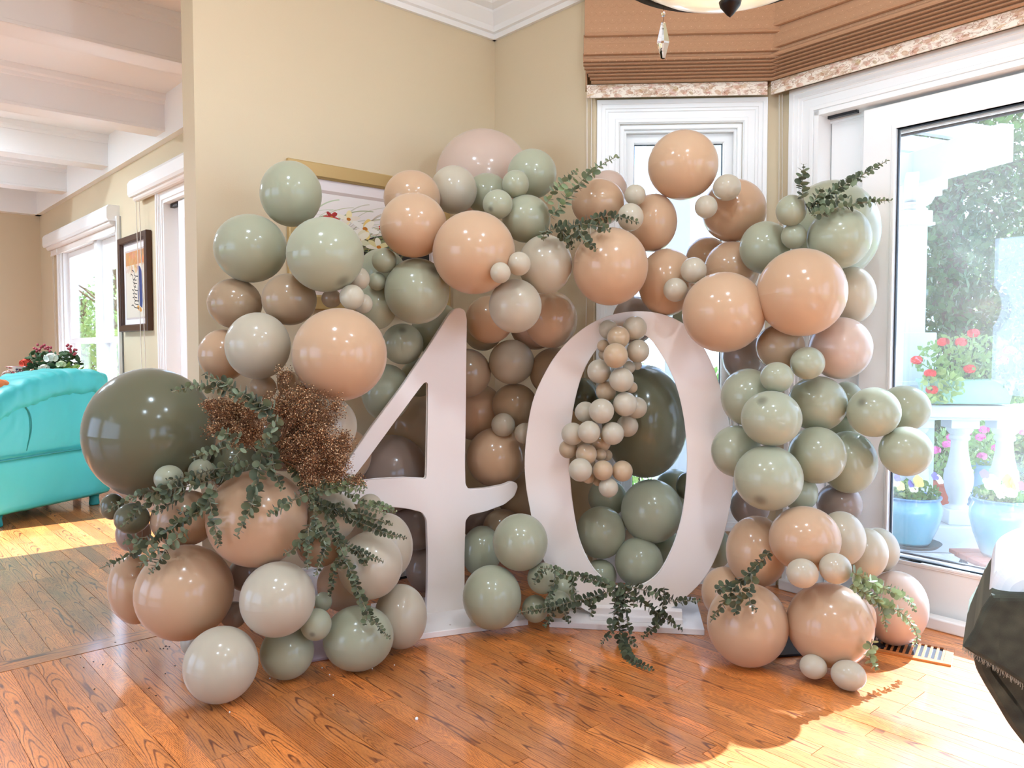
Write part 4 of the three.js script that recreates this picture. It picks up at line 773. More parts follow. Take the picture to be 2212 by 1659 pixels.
{
  const ry4 = Math.atan(0.387), ry0 = Math.atan(-0.149);
  const n4 = thing('number_four', 'tall white board cut as the figure four, on a flat white base', 'number', [-0.346, 0, -3.14], ry4);
  mesh('board', extrude(shapeOf(rounded(FOUR, 0.012), [rounded(FOUR_HOLE, 0.012)]), 0.03, 0.003, -0.03, 2), M.board, n4);
  mesh('base', rbox(0.55, 0.024, 0.42, 0.003, 0.085, 0.012, 0.0), M.baseWhite, n4);
  for (const [x, z] of [[-0.06, 0.12], [0.16, 0.04], [0.31, 0.05], [0.33, 0.17], [0.05, 0.16]]) mesh('screw', new THREE.CylinderGeometry(0.0035, 0.0035, 0.002, 10).translate(x, 0.0245, z), M.matLine, n4);
  const n0 = thing('number_zero', 'tall white board cut as an oval zero, right of the four', 'number', [0.3, 0, -3.125], ry0);
  mesh('board', extrude(shapeOf(smooth(ZERO), [smooth(ZERO_HOLE)]), 0.03, 0.003, -0.03, 2), M.board, n0);
  mesh('base', rbox(0.6, 0.024, 0.4, 0.003, 0.16, 0.012, -0.1), M.baseWhite, n0);
  mesh('cleat', [rbox(0.36, 0.045, 0.04, 0.003, 0.2, 0.047, 0.02), rbox(0.36, 0.02, 0.06, 0.003, 0.2, 0.034, 0.03)], M.baseWhite, n0);
}

// ---------------------------------------------------------------- balloons
{
  // one blown latex balloon, radius 1: round front, slightly drawn out towards the knot at the back
  const g = new THREE.SphereGeometry(1, 44, 30); g.rotateX(-Math.PI / 2);
  const p = g.attributes.position;
  for (let i = 0; i < p.count; i++) { const z = p.getZ(i); if (z < 0) p.setZ(i, z * (1 + 0.13 * Math.pow(-z, 4))); }
  g.computeVertexNormals();
  const neck = lathe([[0.001, 0], [0.05, 0.0], [0.06, 0.03], [0.035, 0.06], [0.05, 0.09], [0.04, 0.12], [0.12, 0.19]], 14); neck.rotateX(Math.PI / 2).translate(0, 0, -1.26);
  const body = merge([g, neck]);
  const cap = new THREE.SphereGeometry(1.0025, 28, 10, 0, Math.PI * 2, 0, 0.3); const cc = new Float32Array(cap.attributes.position.count * 3);
  for (let i = 0; i < cap.attributes.position.count; i++) { const y = cap.attributes.position.getY(i), a = Math.acos(Math.min(1, y / 1.0025)) / 0.3, k = 0.52 + 0.48 * THREE.MathUtils.smoothstep(a, 0.12, 0.98); cc.fill(k, i * 3, i * 3 + 3); }
  cap.setAttribute('color', new THREE.BufferAttribute(cc, 3));
  const tips = new Map(TIPS.map((t) => [t[0], V(t[1], t[2], t[3]).normalize()]));
  BALLOONS.forEach(([label, x, y, z, rx, ry, kind], i) => {
    const group = thing('balloon', label, 'balloon', [x, y, z], Math.atan2(-x, -z));
    const m = mesh('skin', body, RUBBER[kind], group), rz = (rx + ry) / 2; m.scale.set(rx, ry, rz);
    if (!tips.has(i)) { m.rotation.z = rr(-0.12, 0.12); }
    if (tips.has(i)) { const t = mesh('tip', cap, RUBBER_TIP[kind], group); t.scale.setScalar(rz); const q = new THREE.Quaternion().setFromUnitVectors(V(0, 1, 0), tips.get(i)); t.quaternion.copy(q); t.scale.set(rz * 1.0, rz * 1.0, rz * 1.0); t.position.set(tips.get(i).x * (rx - rz), tips.get(i).y * (ry - rz), 0); }
  });
}

// ---------------------------------------------------------------- eucalyptus
{
  // a round cupped leaf on a short stalk, in its own plane: base at the origin, blade along +y, upper side +z
  const leafGeo = (wide, cup) => {
    const pos = [], idx = []; const N = 12; pos.push(0, 0.62, cup * 0.0);
    for (let i = 0; i < N; i++) { const a = i / N * Math.PI * 2 - Math.PI / 2, r = 1, y = 0.62 + Math.sin(a) * 0.6 * r * (Math.sin(a) > 0.8 ? 1.12 : 1), x = Math.cos(a) * wide; pos.push(x, y, cup * (0.35 * x * x + 0.2 * (y - 0.6) ** 2)); }
    for (let i = 0; i < N; i++) idx.push(0, 1 + i, 1 + (i + 1) % N);
    const g = new THREE.BufferGeometry(); g.setAttribute('position', new THREE.Float32BufferAttribute(pos, 3)); g.setIndex(idx); g.setAttribute('uv', new THREE.Float32BufferAttribute(new Float32Array(pos.length / 3 * 2), 2)); g.computeVertexNormals(); return g;
  };
  const leaves = [leafGeo(0.62, 0.4), leafGeo(0.7, 0.6), leafGeo(0.56, 0.8)];
  const SETS = { mid: [M.leafA, M.leafB, M.leafC], dark: [M.leafC, M.leafC, M.leafA], pale: [M.leafB, M.leafD, M.leafA], light: [M.leafD, M.leafD, M.leafB] };
  BRANCHES.forEach(([label, lr, twigs], bi) => {
    const mats = SETS[/light green/.test(label) ? 'light' : /dark|single/.test(label) ? 'dark' : /pale|grey/.test(label) ? 'pale' : 'mid'];
    const t = thing('eucalyptus_branch', label, 'foliage');
    let made = 0;
    twigs.forEach((tw, ti) => {
      const c = new THREE.CatmullRomCurve3(tw.map((q) => V(...q))), L = c.getLength();
      mesh('stem', new THREE.TubeGeometry(c, Math.max(8, L / 0.02 | 0), 0.0016, 5), M.stem, t);
      const step = lr * 0.9, n = Math.floor(L / step), ph = rnd() * 3;
      for (let k = 0; k < n; k++) {
        const u = (k + 0.6) / n, P0 = c.getPointAt(u), T = c.getTangentAt(u);
        const side = V(0, 1, 0.3).cross(T).normalize(), up = T.clone().cross(side).normalize();
        const size = lr * (ti ? 0.9 : 1) * (u > 0.65 ? 1 - (u - 0.65) / 0.35 * 0.62 : 0.9 + 0.15 * rnd()) * rr(0.85, 1.12);
        for (const s of [0, 1]) {
          if (made >= 295) continue;
          if (rnd() < 0.06) continue;
          const a = ph + k * 1.57 + s * Math.PI + rr(-0.35, 0.35);
          const out = side.clone().multiplyScalar(Math.cos(a)).addScaledVector(up, Math.sin(a)).addScaledVector(T, rr(0.1, 0.55)).normalize();
          const nrm = T.clone().multiplyScalar(rr(0.3, 1)).add(V(rr(-0.6, 0.6), rr(-0.3, 0.7), rr(0.1, 1.1))); nrm.addScaledVector(out, -nrm.dot(out)).normalize();
          const x = out.clone().cross(nrm).normalize();
          const m = mesh('leaf', leaves[(rnd() * 3) | 0], mats[(rnd() * 3) | 0], t);
          m.quaternion.setFromRotationMatrix(new THREE.Matrix4().makeBasis(x, out, nrm)); m.position.copy(P0).addScaledVector(out, 0.001); m.scale.setScalar(size * 2.05); made++;
        }
      }
    });
  });
}
// dried brown gypsophila behind the eucalyptus
{
  M.dry = std({ color: lin('#8a6242'), roughness: 0.9 });
  M.dryBloom = std({ color: lin('#b98a63'), roughness: 0.9, vertexColors: true });
  const bloom = new THREE.IcosahedronGeometry(1, 0);
  function bunch(label, hub, blobs, count) {
    const t = thing('dried_flower_bunch', label, 'dried flowers'), stems = [], pts = [];
    const h = at(...hub);
    for (const [px, py, d, rx, ry, share] of blobs) {
      const c = at(px, py, d), k = d / FOCAL, n = Math.round(count * share);
      const heads = Array.from({ length: Math.max(3, Math.round(n / 330)) }, () => { let a = V(rr(-1, 1), rr(-1, 1), rr(-1, 1)); while (a.length() > 1) a = V(rr(-1, 1), rr(-1, 1), rr(-1, 1)); return a.multiplyScalar(Math.pow(a.length() + 0.01, -0.2)); });
      for (let i = 0; i < n / 9; i++) {
        const hd = heads[i % heads.length], a = hd.clone().add(V(rr(-1, 1), rr(-1, 1), rr(-1, 1)).multiplyScalar(rr(0, 0.5)));
        const e = V(c.x + a.x * rx * k, c.y + a.y * ry * k, c.z + a.z * 0.075);
        const mid = h.clone().lerp(V(c.x + hd.x * rx * k, c.y + hd.y * ry * k, c.z + hd.z * 0.075), 0.7).add(V(rr(-0.008, 0.008), rr(-0.008, 0.008), rr(-0.008, 0.008)));
        if (i < heads.length * 3) stems.push(rod(h.clone().lerp(mid, 0.3), mid, 0.0007, 3));
        if (i % 2) stems.push(rod(mid, e, 0.0004, 3));
        for (let j = 0; j < 9; j++) { const q = e.clone().add(V(rr(-1, 1), rr(-1, 1), rr(-1, 1)).multiplyScalar(0.015)); pts.push(q); if (j < 4) stems.push(rod(e.clone().lerp(mid, 0.12), q, 0.00035, 3)); }
      }
    }
    mesh('stem', stems, M.dry, t);
    const im = new THREE.InstancedMesh(bloom, std({ color: 0xffffff, roughness: 0.9 }), pts.length), m4 = new THREE.Matrix4(), col = new THREE.Color();
    pts.forEach((q, i) => { const s = rr(0.0011, 0.0023); m4.makeScale(s, s, s).setPosition(q); im.setMatrixAt(i, m4); const r = rnd(); col.set(r < 0.22 ? '#dcb78c' : r < 0.6 ? '#9a6a40' : '#5f3b22'); im.setColorAt(i, col); });
    im.name = 'blossom'; im.userData.kind = 'stuff'; shade(im); t.add(im);
  }
  bunch('large bunch of dried brown flowers under the largest peach balloon of the left column', [590, 985, 2.52], [[665, 915, 2.56, 78, 80, 0.55], [690, 985, 2.56, 52, 62, 0.33], [625, 850, 2.62, 32, 45, 0.06], [750, 1040, 2.54, 55, 26, 0.03], [752, 960, 2.6, 32, 28, 0.03]], 24000);
  bunch('smaller bunch of dried brown flowers left of the eucalyptus, against the huge olive balloon', [575, 985, 2.5], [[512, 912, 2.5, 56, 46, 0.85], [480, 880, 2.5, 26, 20, 0.15]], 9000);
}
// crumbs on the floor by the balloons
{
  const at0 = (px, py) => { const s = at(px, py, 1), k = EYE / (EYE - s.y); return V(s.x * k, 0.0012, s.z * k); };
  const c = thing('leaf_crumbs', 'dark crumbs of dried leaf scattered on the floor left of the foremost cream balloon', 'crumbs'); c.userData.kind = 'stuff';
  const spots = [[288, 1401], [296, 1402], [353, 1401], [358, 1396], [362, 1402], [366, 1397], [346, 1402], [202, 1430], [222, 1436], [249, 1388], [317, 1407], [378, 1439], [357, 1456], [181, 1442], [204, 1489], [322, 1487], [337, 1503], [174, 1421], [294, 1390], [402, 1393], [398, 1398], [190, 1528]];
  mesh('crumb', spots.map(([x, y]) => { const q = at0(x, y); return new THREE.SphereGeometry(1, 6, 4).scale(rr(0.002, 0.005), 0.0016, rr(0.0015, 0.003)).rotateY(rr(0, 3)).translate(q.x, q.y, q.z); }), M.black, c).userData.kind = 'stuff';
  const b = thing('foam_beads', 'tiny white foam beads on the floor beside the sage floor balloons', 'beads'); b.userData.kind = 'stuff';
  mesh('bead', [[604, 1468], [625, 1467], [630, 1465], [583, 1467], [696, 1444], [712, 1459], [804, 1446], [900, 1554], [496, 1540], [1232, 1406], [720, 1503], [852, 1438]].map(([x, y], i) => { const q = at0(x, y); return new THREE.SphereGeometry(i === 7 ? 0.005 : 0.0026, 8, 6).translate(q.x, 0.0025, q.z); }), M.white, b).userData.kind = 'stuff';
  const pl = (label, name, pts, mat) => { const t = thing(name, label, 'stand base'); const q = pts.map(([x, y]) => at0(x, y)); const g = extrude(shapeOf(q.map((v) => [v.x, v.z])), 0.008, 0.001); g.rotateX(Math.PI / 2).translate(0, 0.0085, 0); mesh('plate', g, mat, t); return t; };
  pl('flat black stand plate under the two biggest floor balloons at the right', 'stand_base', [[1640, 1424], [1915, 1402], [1872, 1372], [1660, 1376]], M.black);
  pl('pale flat base plate of the balloon stand between two sage balloons on the floor', 'stand_base', [[640, 1415], [668, 1432], [712, 1424], [740, 1395], [690, 1378]], std({ color: lin('#b9a6b4'), roughness: 0.3 }));
  // wooden floor vent
  const v = thing('floor_vent', 'wooden floor vent with dark slots beside the glass door', 'vent', [0, 0, 0]);
  const A = at0(1862, 1398), B = at0(2038, 1432), C = at0(2062, 1408); const o = A.clone(); const ux = B.clone().sub(A), l = ux.length(); ux.normalize(); const uz = V(-ux.z, 0, ux.x); if (uz.dot(C.clone().sub(B)) < 0) uz.negate();
  const wv = Math.max(0.075, Math.abs(C.clone().sub(B).dot(uz)));
  v.position.copy(o); v.rotation.y = Math.atan2(-ux.z, ux.x); const zs = V(0, 0, 1).applyEuler(v.rotation).dot(uz) > 0 ? 1 : -1;
  mesh('frame', [box(l + 0.05, 0.008, 0.025, l / 2, 0.002, -zs * 0.0125), box(l + 0.05, 0.008, 0.025, l / 2, 0.002, zs * (wv + 0.0125)), box(0.025, 0.008, wv, -0.0125, 0.002, zs * wv / 2), box(0.025, 0.008, wv, l + 0.0125, 0.002, zs * wv / 2)], M.wood, v);
  mesh('duct', box(l, 0.002, wv, l / 2, 0.0005, zs * wv / 2), M.black, v);
  const ns = 13; for (let i = 0; i < ns; i++) mesh('slat', box(l / ns * 0.42, 0.006, wv, l * (i + 0.75) / ns, 0.003, zs * wv / 2), M.wood, v);
}

// ---------------------------------------------------------------- hanging lamp and crystal
{
  const p = at(1577, 34, 1.7);
  const t = thing('pendant_lamp', 'hanging bowl lamp with pale glass and a dark turned finial, cut by the top edge', 'lamp', p);
  const glass = phys({ color: lin('#ece4d2'), roughness: 0.35, transmission: 0.25, thickness: 0, clearcoat: 0.6, clearcoatRoughness: 0.1 });
  const R = 0.235;
  mesh('glass_bowl', lathe([[0.012, 0.045], [0.06, 0.047], [0.12, 0.058], [0.17, 0.076], [0.21, 0.1], [R, 0.13], [R - 0.004, 0.134], [0.2, 0.106], [0.16, 0.083], [0.1, 0.062], [0.012, 0.052]], 56), glass, t);
  mesh('ring', lathe([[R + 0.002, 0.112], [R + 0.014, 0.11], [R + 0.022, 0.125], [R + 0.016, 0.142], [R + 0.004, 0.15], [R - 0.002, 0.14], [R + 0.002, 0.112]], 56), M.iron, t);
  mesh('finial', lathe([[0.0, 0.0], [0.006, 0.006], [0.017, 0.022], [0.019, 0.03], [0.012, 0.036], [0.02, 0.044], [0.024, 0.056], [0.02, 0.068], [0.008, 0.072], [0.0, 0.072]].map(([a, b]) => [a * 1.25, b * 1.1 - 0.004]), 24), M.iron, t);
  for (let i = 0; i < 3; i++) { const a = i * 2.094 + 0.5; mesh('chain', tube([V(Math.cos(a) * R, 0.14, Math.sin(a) * R), V(Math.cos(a) * R * 0.5, 0.5, Math.sin(a) * R * 0.5), V(0, 0.78, 0)], 0.005, 12, 6), M.iron, t); }
  mesh('stem', [rod(V(0, 0.05, 0), V(0, 1.05, 0), 0.008, 8), lathe([[0.001, 1.07], [0.06, 1.07], [0.055, 1.045], [0.012, 1.03]], 24)], M.iron, t);
  mesh('bulb', new THREE.SphereGeometry(0.035, 16, 12).translate(0, 0.17, 0), std({ color: 0xffffff, emissive: new THREE.Color().setRGB(0.84, 1, 1.15), emissiveIntensity: 6 }), t);
  const bl = new THREE.PointLight(new THREE.Color().setRGB(0.84, 1, 1.15), 1.7); bl.position.set(p.x, p.y + 0.17, p.z); bl.shadow.radius = 2; bl.castShadow = true; scene.add(bl);
  const c = at(1432, 128, 1.9), k = thing('crystal_drop', 'clear faceted crystal drop with a small bead hanging below the lamp', 'crystal', c);
  M.crystal = phys({ color: 0xffffff, roughness: 0.0, transmission: 1, thickness: 0.02, ior: 1.55 });
  const facet = (prof) => { const g = new THREE.LatheGeometry(prof.map((q) => new THREE.Vector2(q[0], q[1])), 6).toNonIndexed(); g.computeVertexNormals(); return g; };
  mesh('prism', facet([[0.0001, 0], [0.006, 0.002], [0.0165, 0.04], [0.0055, 0.086], [0.0001, 0.088]]).scale(1, 1, 0.6), M.crystal, k);
  mesh('bead', facet([[0.0001, 0.1], [0.004, 0.101], [0.0058, 0.106], [0.004, 0.111], [0.0001, 0.112]]), M.crystal, k);
  mesh('wire', [rod(V(0, 0.087, 0), V(0, 0.1, 0), 0.0005), rod(V(0, 0.112, 0), V(0, 0.158, 0), 0.0005)], M.iron, k);
}

// ---------------------------------------------------------------- turquoise armchair seen from behind, and what stands by the far wall
function puff(w, h, d, n, amt, seg = 10, rad = 0.32) { // a stuffed box: rounded and bulging, base at y 0, wrinkled by n
  const g = new THREE.BoxGeometry(w, h, d, 14, 14, 40), p = g.attributes.position, r = Math.min(w, h, d) * rad, q = V(0, 0, 0), c = V(0, 0, 0);
  for (let i = 0; i < p.count; i++) {
    q.fromBufferAttribute(p, i); c.set(THREE.MathUtils.clamp(q.x, -w / 2 + r, w / 2 - r), THREE.MathUtils.clamp(q.y, -h / 2 + r, h / 2 - r), THREE.MathUtils.clamp(q.z, -d / 2 + r, d / 2 - r));
    q.sub(c); if (q.length() > 0) q.setLength(r); q.add(c);
    const k = 1 + amt * (1 - (2 * q.z / d) ** 2) * (1 - (2 * q.y / h) ** 2), nx = n * noise.noise(q.x * 8, q.y * 8, q.z * 26), ny = n * noise.noise(q.x * 7 + 5, q.y * 7, q.z * 30);
    p.setXYZ(i, q.x * k + nx, q.y + ny, q.z);
  }
  const m = g.toNonIndexed(); m.computeVertexNormals(); const s = mergeVertices(new THREE.BufferGeometry().setAttribute('position', m.attributes.position), 1e-4); s.computeVertexNormals(); s.setAttribute('uv', new THREE.Float32BufferAttribute(new Float32Array(s.attributes.position.count * 2), 2));
  return s.translate(0, h / 2, 0);
}
function arch(g, k, zc = 0) { const p = g.attributes.position; for (let i = 0; i < p.count; i++) p.setY(i, p.getY(i) - k * (p.getZ(i) - zc) ** 2 * THREE.MathUtils.smoothstep(p.getY(i), 0.4, 0.8)); g.computeVertexNormals(); return g; }
{
  const t = thing('armchair', 'turquoise leather armchair seen from behind, standing on the oak floor', 'armchair', [-3.0, 0, -5.12], -0.315);
  // local +x is the rear face, z the width
  const D = 0.46;
  const bell = (pts, z0, z1, bev) => { const g = extrude(shapeOf(smooth(pts, true, 5)), z1 - z0, bev, z0, 3); return g; };
  mesh('skirt', puff(0.84, 0.37, 2 * D, 0.004, 0.02, 10, 0.13).translate(-0.42, 0.07, 0), M.turquoise, t);
  mesh('back_panel', arch(puff(0.3, 0.46, 2 * D + 0.02, 0.006, 0.06, 10, 0.2).translate(-0.15, 0.4, 0), 0.36, -0.18), M.turquoise, t);
  mesh('crown_pad', arch(puff(0.37, 0.18, 2 * D - 0.02, 0.014, 0.12, 14).translate(-0.17, 0.785, 0), 0.42, -0.18), M.turquoise, t);
  for (const s of [-1, 1]) {
    const arm = bell([[-0.05, 0.42], [-0.05, 0.7], [-0.16, 0.74], [-0.34, 0.7], [-0.6, 0.62], [-0.86, 0.6], [-0.9, 0.5], [-0.86, 0.42]], s > 0 ? D - 0.2 : -D, s > 0 ? D : -D + 0.2, 0.03);
    const a = mesh('arm', arm, M.turquoise, t);
    mesh('piping', tube([V(-0.05, 0.72, s * (D - 0.005)), V(-0.16, 0.745, s * D), V(-0.34, 0.705, s * D), V(-0.6, 0.625, s * D), V(-0.88, 0.58, s * D)], 0.008, 30, 6), M.turquoiseDark, a);
  }
  mesh('seat_cushion', puff(0.6, 0.16, 0.5, 0.006, 0.08).translate(-0.55, 0.42, 0), M.turquoise, t);
  mesh('seam', [tube([V(0.005, 0.76, 0.24), V(0.012, 0.7, 0.2), V(0.014, 0.6, 0.19), V(0.004, 0.46, 0.22)], 0.004, 20, 5), tube([V(0.018, 0.42, -D + 0.02), V(0.018, 0.425, 0), V(0.018, 0.42, D - 0.02)], 0.008, 12, 5)], M.turquoiseDark, t);
  for (const [x, z] of [[-0.08, D - 0.09], [-0.08, -D + 0.09], [-0.74, D - 0.09], [-0.74, -D + 0.09]]) mesh('foot', lathe([[0.001, 0], [0.03, 0], [0.035, 0.01], [0.03, 0.05], [0.036, 0.075], [0.001, 0.075]], 18).translate(x, 0, z), M.turquoiseDark, t);
  const cu = at(4, 866, 4.9); const oc = thing('cushion', 'orange cushion edge just showing over the turquoise armchair arm', 'cushion', [cu.x - 0.02, 0.59, cu.z]); mesh('cover', puff(0.3, 0.3, 0.14, 0.01, 0.2).rotateZ(0.4).translate(0, 0, 0), std({ color: lin('#e07a3e'), roughness: 0.8 }), oc);
}
{
  const woodDark = std({ color: lin('#3c1f16'), roughness: 0.4 });
  const c = at(66, 838, 6.6), y = 0.74;
  const t = thing('side_table', 'dark wooden side table behind the turquoise armchair', 'table', [c.x, 0, c.z], -0.84);
  mesh('table_top', rbox(1.3, 0.03, 0.5, 0.006, 0, y - 0.015, 0), woodDark, t); mesh('apron', box(1.2, 0.08, 0.42, 0, y - 0.07, 0), woodDark, t);
  for (const x of [-0.58, 0.58]) for (const z of [-0.2, 0.2]) mesh('leg', box(0.05, y - 0.03, 0.05, x, (y - 0.03) / 2, z), woodDark, t);
  const pat = canvasTex(512, 512, (k, W, H) => { k.fillStyle = '#e6dccd'; k.fillRect(0, 0, W, H); for (let i = 0; i < 90; i++) { const x = rnd() * W, yy = rnd() * H, q = 14 + rnd() * 30; k.fillStyle = ['#6b2a2c', '#4f2a3a', '#7c6a52', '#3b3a52', '#a5403a'][(rnd() * 5) | 0]; k.beginPath(); k.ellipse(x, yy, q, q * 0.6, rnd() * 3, 0, 7); k.fill(); k.fillStyle = '#e6dccd'; k.beginPath(); k.arc(x, yy, q * 0.22, 0, 7); k.fill(); } });
  const china = std({ map: pat, roughness: 0.3 });
  const q1 = at(44, 838, 6.2), j = thing('pitcher', 'patterned china pitcher with a wide mouth on the side table', 'pitcher', [q1.x, y, q1.z]);
  mesh('body', lathe([[0.001, 0], [0.07, 0], [0.085, 0.03], [0.1, 0.08], [0.09, 0.13], [0.06, 0.165], [0.075, 0.2], [0.1, 0.225], [0.094, 0.225], [0.055, 0.165], [0.001, 0.16]], 28), china, j); mesh('handle', tube([V(-0.06, 0.19, 0), V(-0.13, 0.17, 0), V(-0.135, 0.1, 0), V(-0.09, 0.06, 0)], 0.009, 18, 7), china, j);
  const q2 = at(58, 838, 5.95), b = thing('jar', 'round red patterned china jar in front of the pitcher', 'jar', [q2.x, y - 0.0, q2.z]);
  mesh('body', lathe([[0.001, 0], [0.05, 0], [0.085, 0.04], [0.088, 0.09], [0.06, 0.13], [0.05, 0.135], [0.05, 0.125], [0.001, 0.12]], 28), china, b); mesh('lid', lathe([[0.052, 0.135], [0.045, 0.15], [0.012, 0.158], [0.014, 0.172], [0.001, 0.178]], 20), china, b);
  const q3 = at(8, 840, 6.0), tp = thing('teapot', 'patterned china teapot at the left edge of the photo on the side table', 'teapot', [q3.x, y, q3.z]);
  mesh('body', lathe([[0.001, 0], [0.05, 0], [0.085, 0.035], [0.08, 0.075], [0.04, 0.1], [0.001, 0.1]], 26), china, tp); mesh('lid', lathe([[0.04, 0.098], [0.03, 0.11], [0.01, 0.114], [0.012, 0.126], [0.001, 0.13]], 18), china, tp); mesh('spout', tube([V(0.07, 0.04, 0), V(0.11, 0.06, 0), V(0.125, 0.1, 0)], 0.012, 12, 7), china, tp); mesh('handle', tube([V(-0.07, 0.08, 0), V(-0.12, 0.08, 0), V(-0.12, 0.03, 0), V(-0.08, 0.025, 0)], 0.007, 14, 6), china, tp);
  // bouquet
  const q4 = at(120, 838, 6.1), v = thing('bouquet', 'bouquet of white, coral and berry flowers in a glass vase behind the armchair', 'flowers', [q4.x, y, q4.z]);
  const leafM = [phys({ color: lin('#3d5a2c'), roughness: 0.9, transmission: 0.25, thickness: 0, side: THREE.DoubleSide }), phys({ color: lin('#8aa848'), roughness: 0.9, transmission: 0.3, thickness: 0, side: THREE.DoubleSide })];
  mesh('vase', lathe([[0.001, 0], [0.045, 0], [0.05, 0.02], [0.045, 0.1], [0.06, 0.17], [0.057, 0.17], [0.041, 0.1], [0.045, 0.025], [0.001, 0.015]], 26), phys({ color: lin('#cfe0d8'), roughness: 0.05, transmission: 1, thickness: 0 }), v);
  const leaf = new THREE.SphereGeometry(1, 6, 4).scale(0.017, 0.004, 0.036);
  for (const [m, n, c0, s0] of [[leafM[0], 230, [-0.02, 0.22, 0], 0.15], [leafM[1], 60, [0.13, 0.19, 0.03], 0.07]]) {
    const l = []; for (let i = 0; i < n; i++) l.push(clean(leaf).applyMatrix4(new THREE.Matrix4().makeRotationFromEuler(new THREE.Euler(rr(-3, 3), rr(-3, 3), rr(-3, 3)))).translate(c0[0] + rr(-s0, s0), c0[1] + rr(-s0, s0) * 0.75, c0[2] + rr(-s0, s0)));
    mesh('foliage', mergeGeometries(l), m, v).userData.kind = 'stuff';
  }
  const rose = (x, yy, z, r, col) => { const l = [new THREE.SphereGeometry(r * 0.6, 10, 8)]; for (let i = 0; i < 14; i++) { const a = i * 2.4, k = r * (0.35 + 0.045 * i); l.push(new THREE.SphereGeometry(r * 0.5, 8, 6, 0, 6.3, 0, 1.3).rotateX(-1.2).translate(0, 0, 0).scale(1, 1, 0.6).rotateY(a).translate(Math.sin(a) * k, -r * 0.02 * i, Math.cos(a) * k)); } mesh('flower', merge(l).translate(x, yy, z), std({ color: lin(col), roughness: 0.7, side: THREE.DoubleSide }), v); };
  rose(0.06, 0.3, 0.15, 0.056, '#f2f0e4'); rose(0.01, 0.22, 0.16, 0.045, '#e9dfce'); rose(-0.145, 0.26, 0.13, 0.05, '#e8583f'); rose(0.13, 0.25, 0.14, 0.04, '#d8e0b8');
  for (const [x, yy] of [[-0.12, 0.36], [-0.07, 0.38], [-0.02, 0.36], [0.14, 0.37], [-0.1, 0.33], [0.17, 0.34]]) mesh('berry_sprig', Array.from({ length: 6 }, () => new THREE.SphereGeometry(0.011, 8, 6).translate(x + rr(-0.025, 0.025), yy + rr(-0.025, 0.025), 0.05 + rr(-0.02, 0.02))), std({ color: lin('#a33a44'), roughness: 0.4 }), v);
}

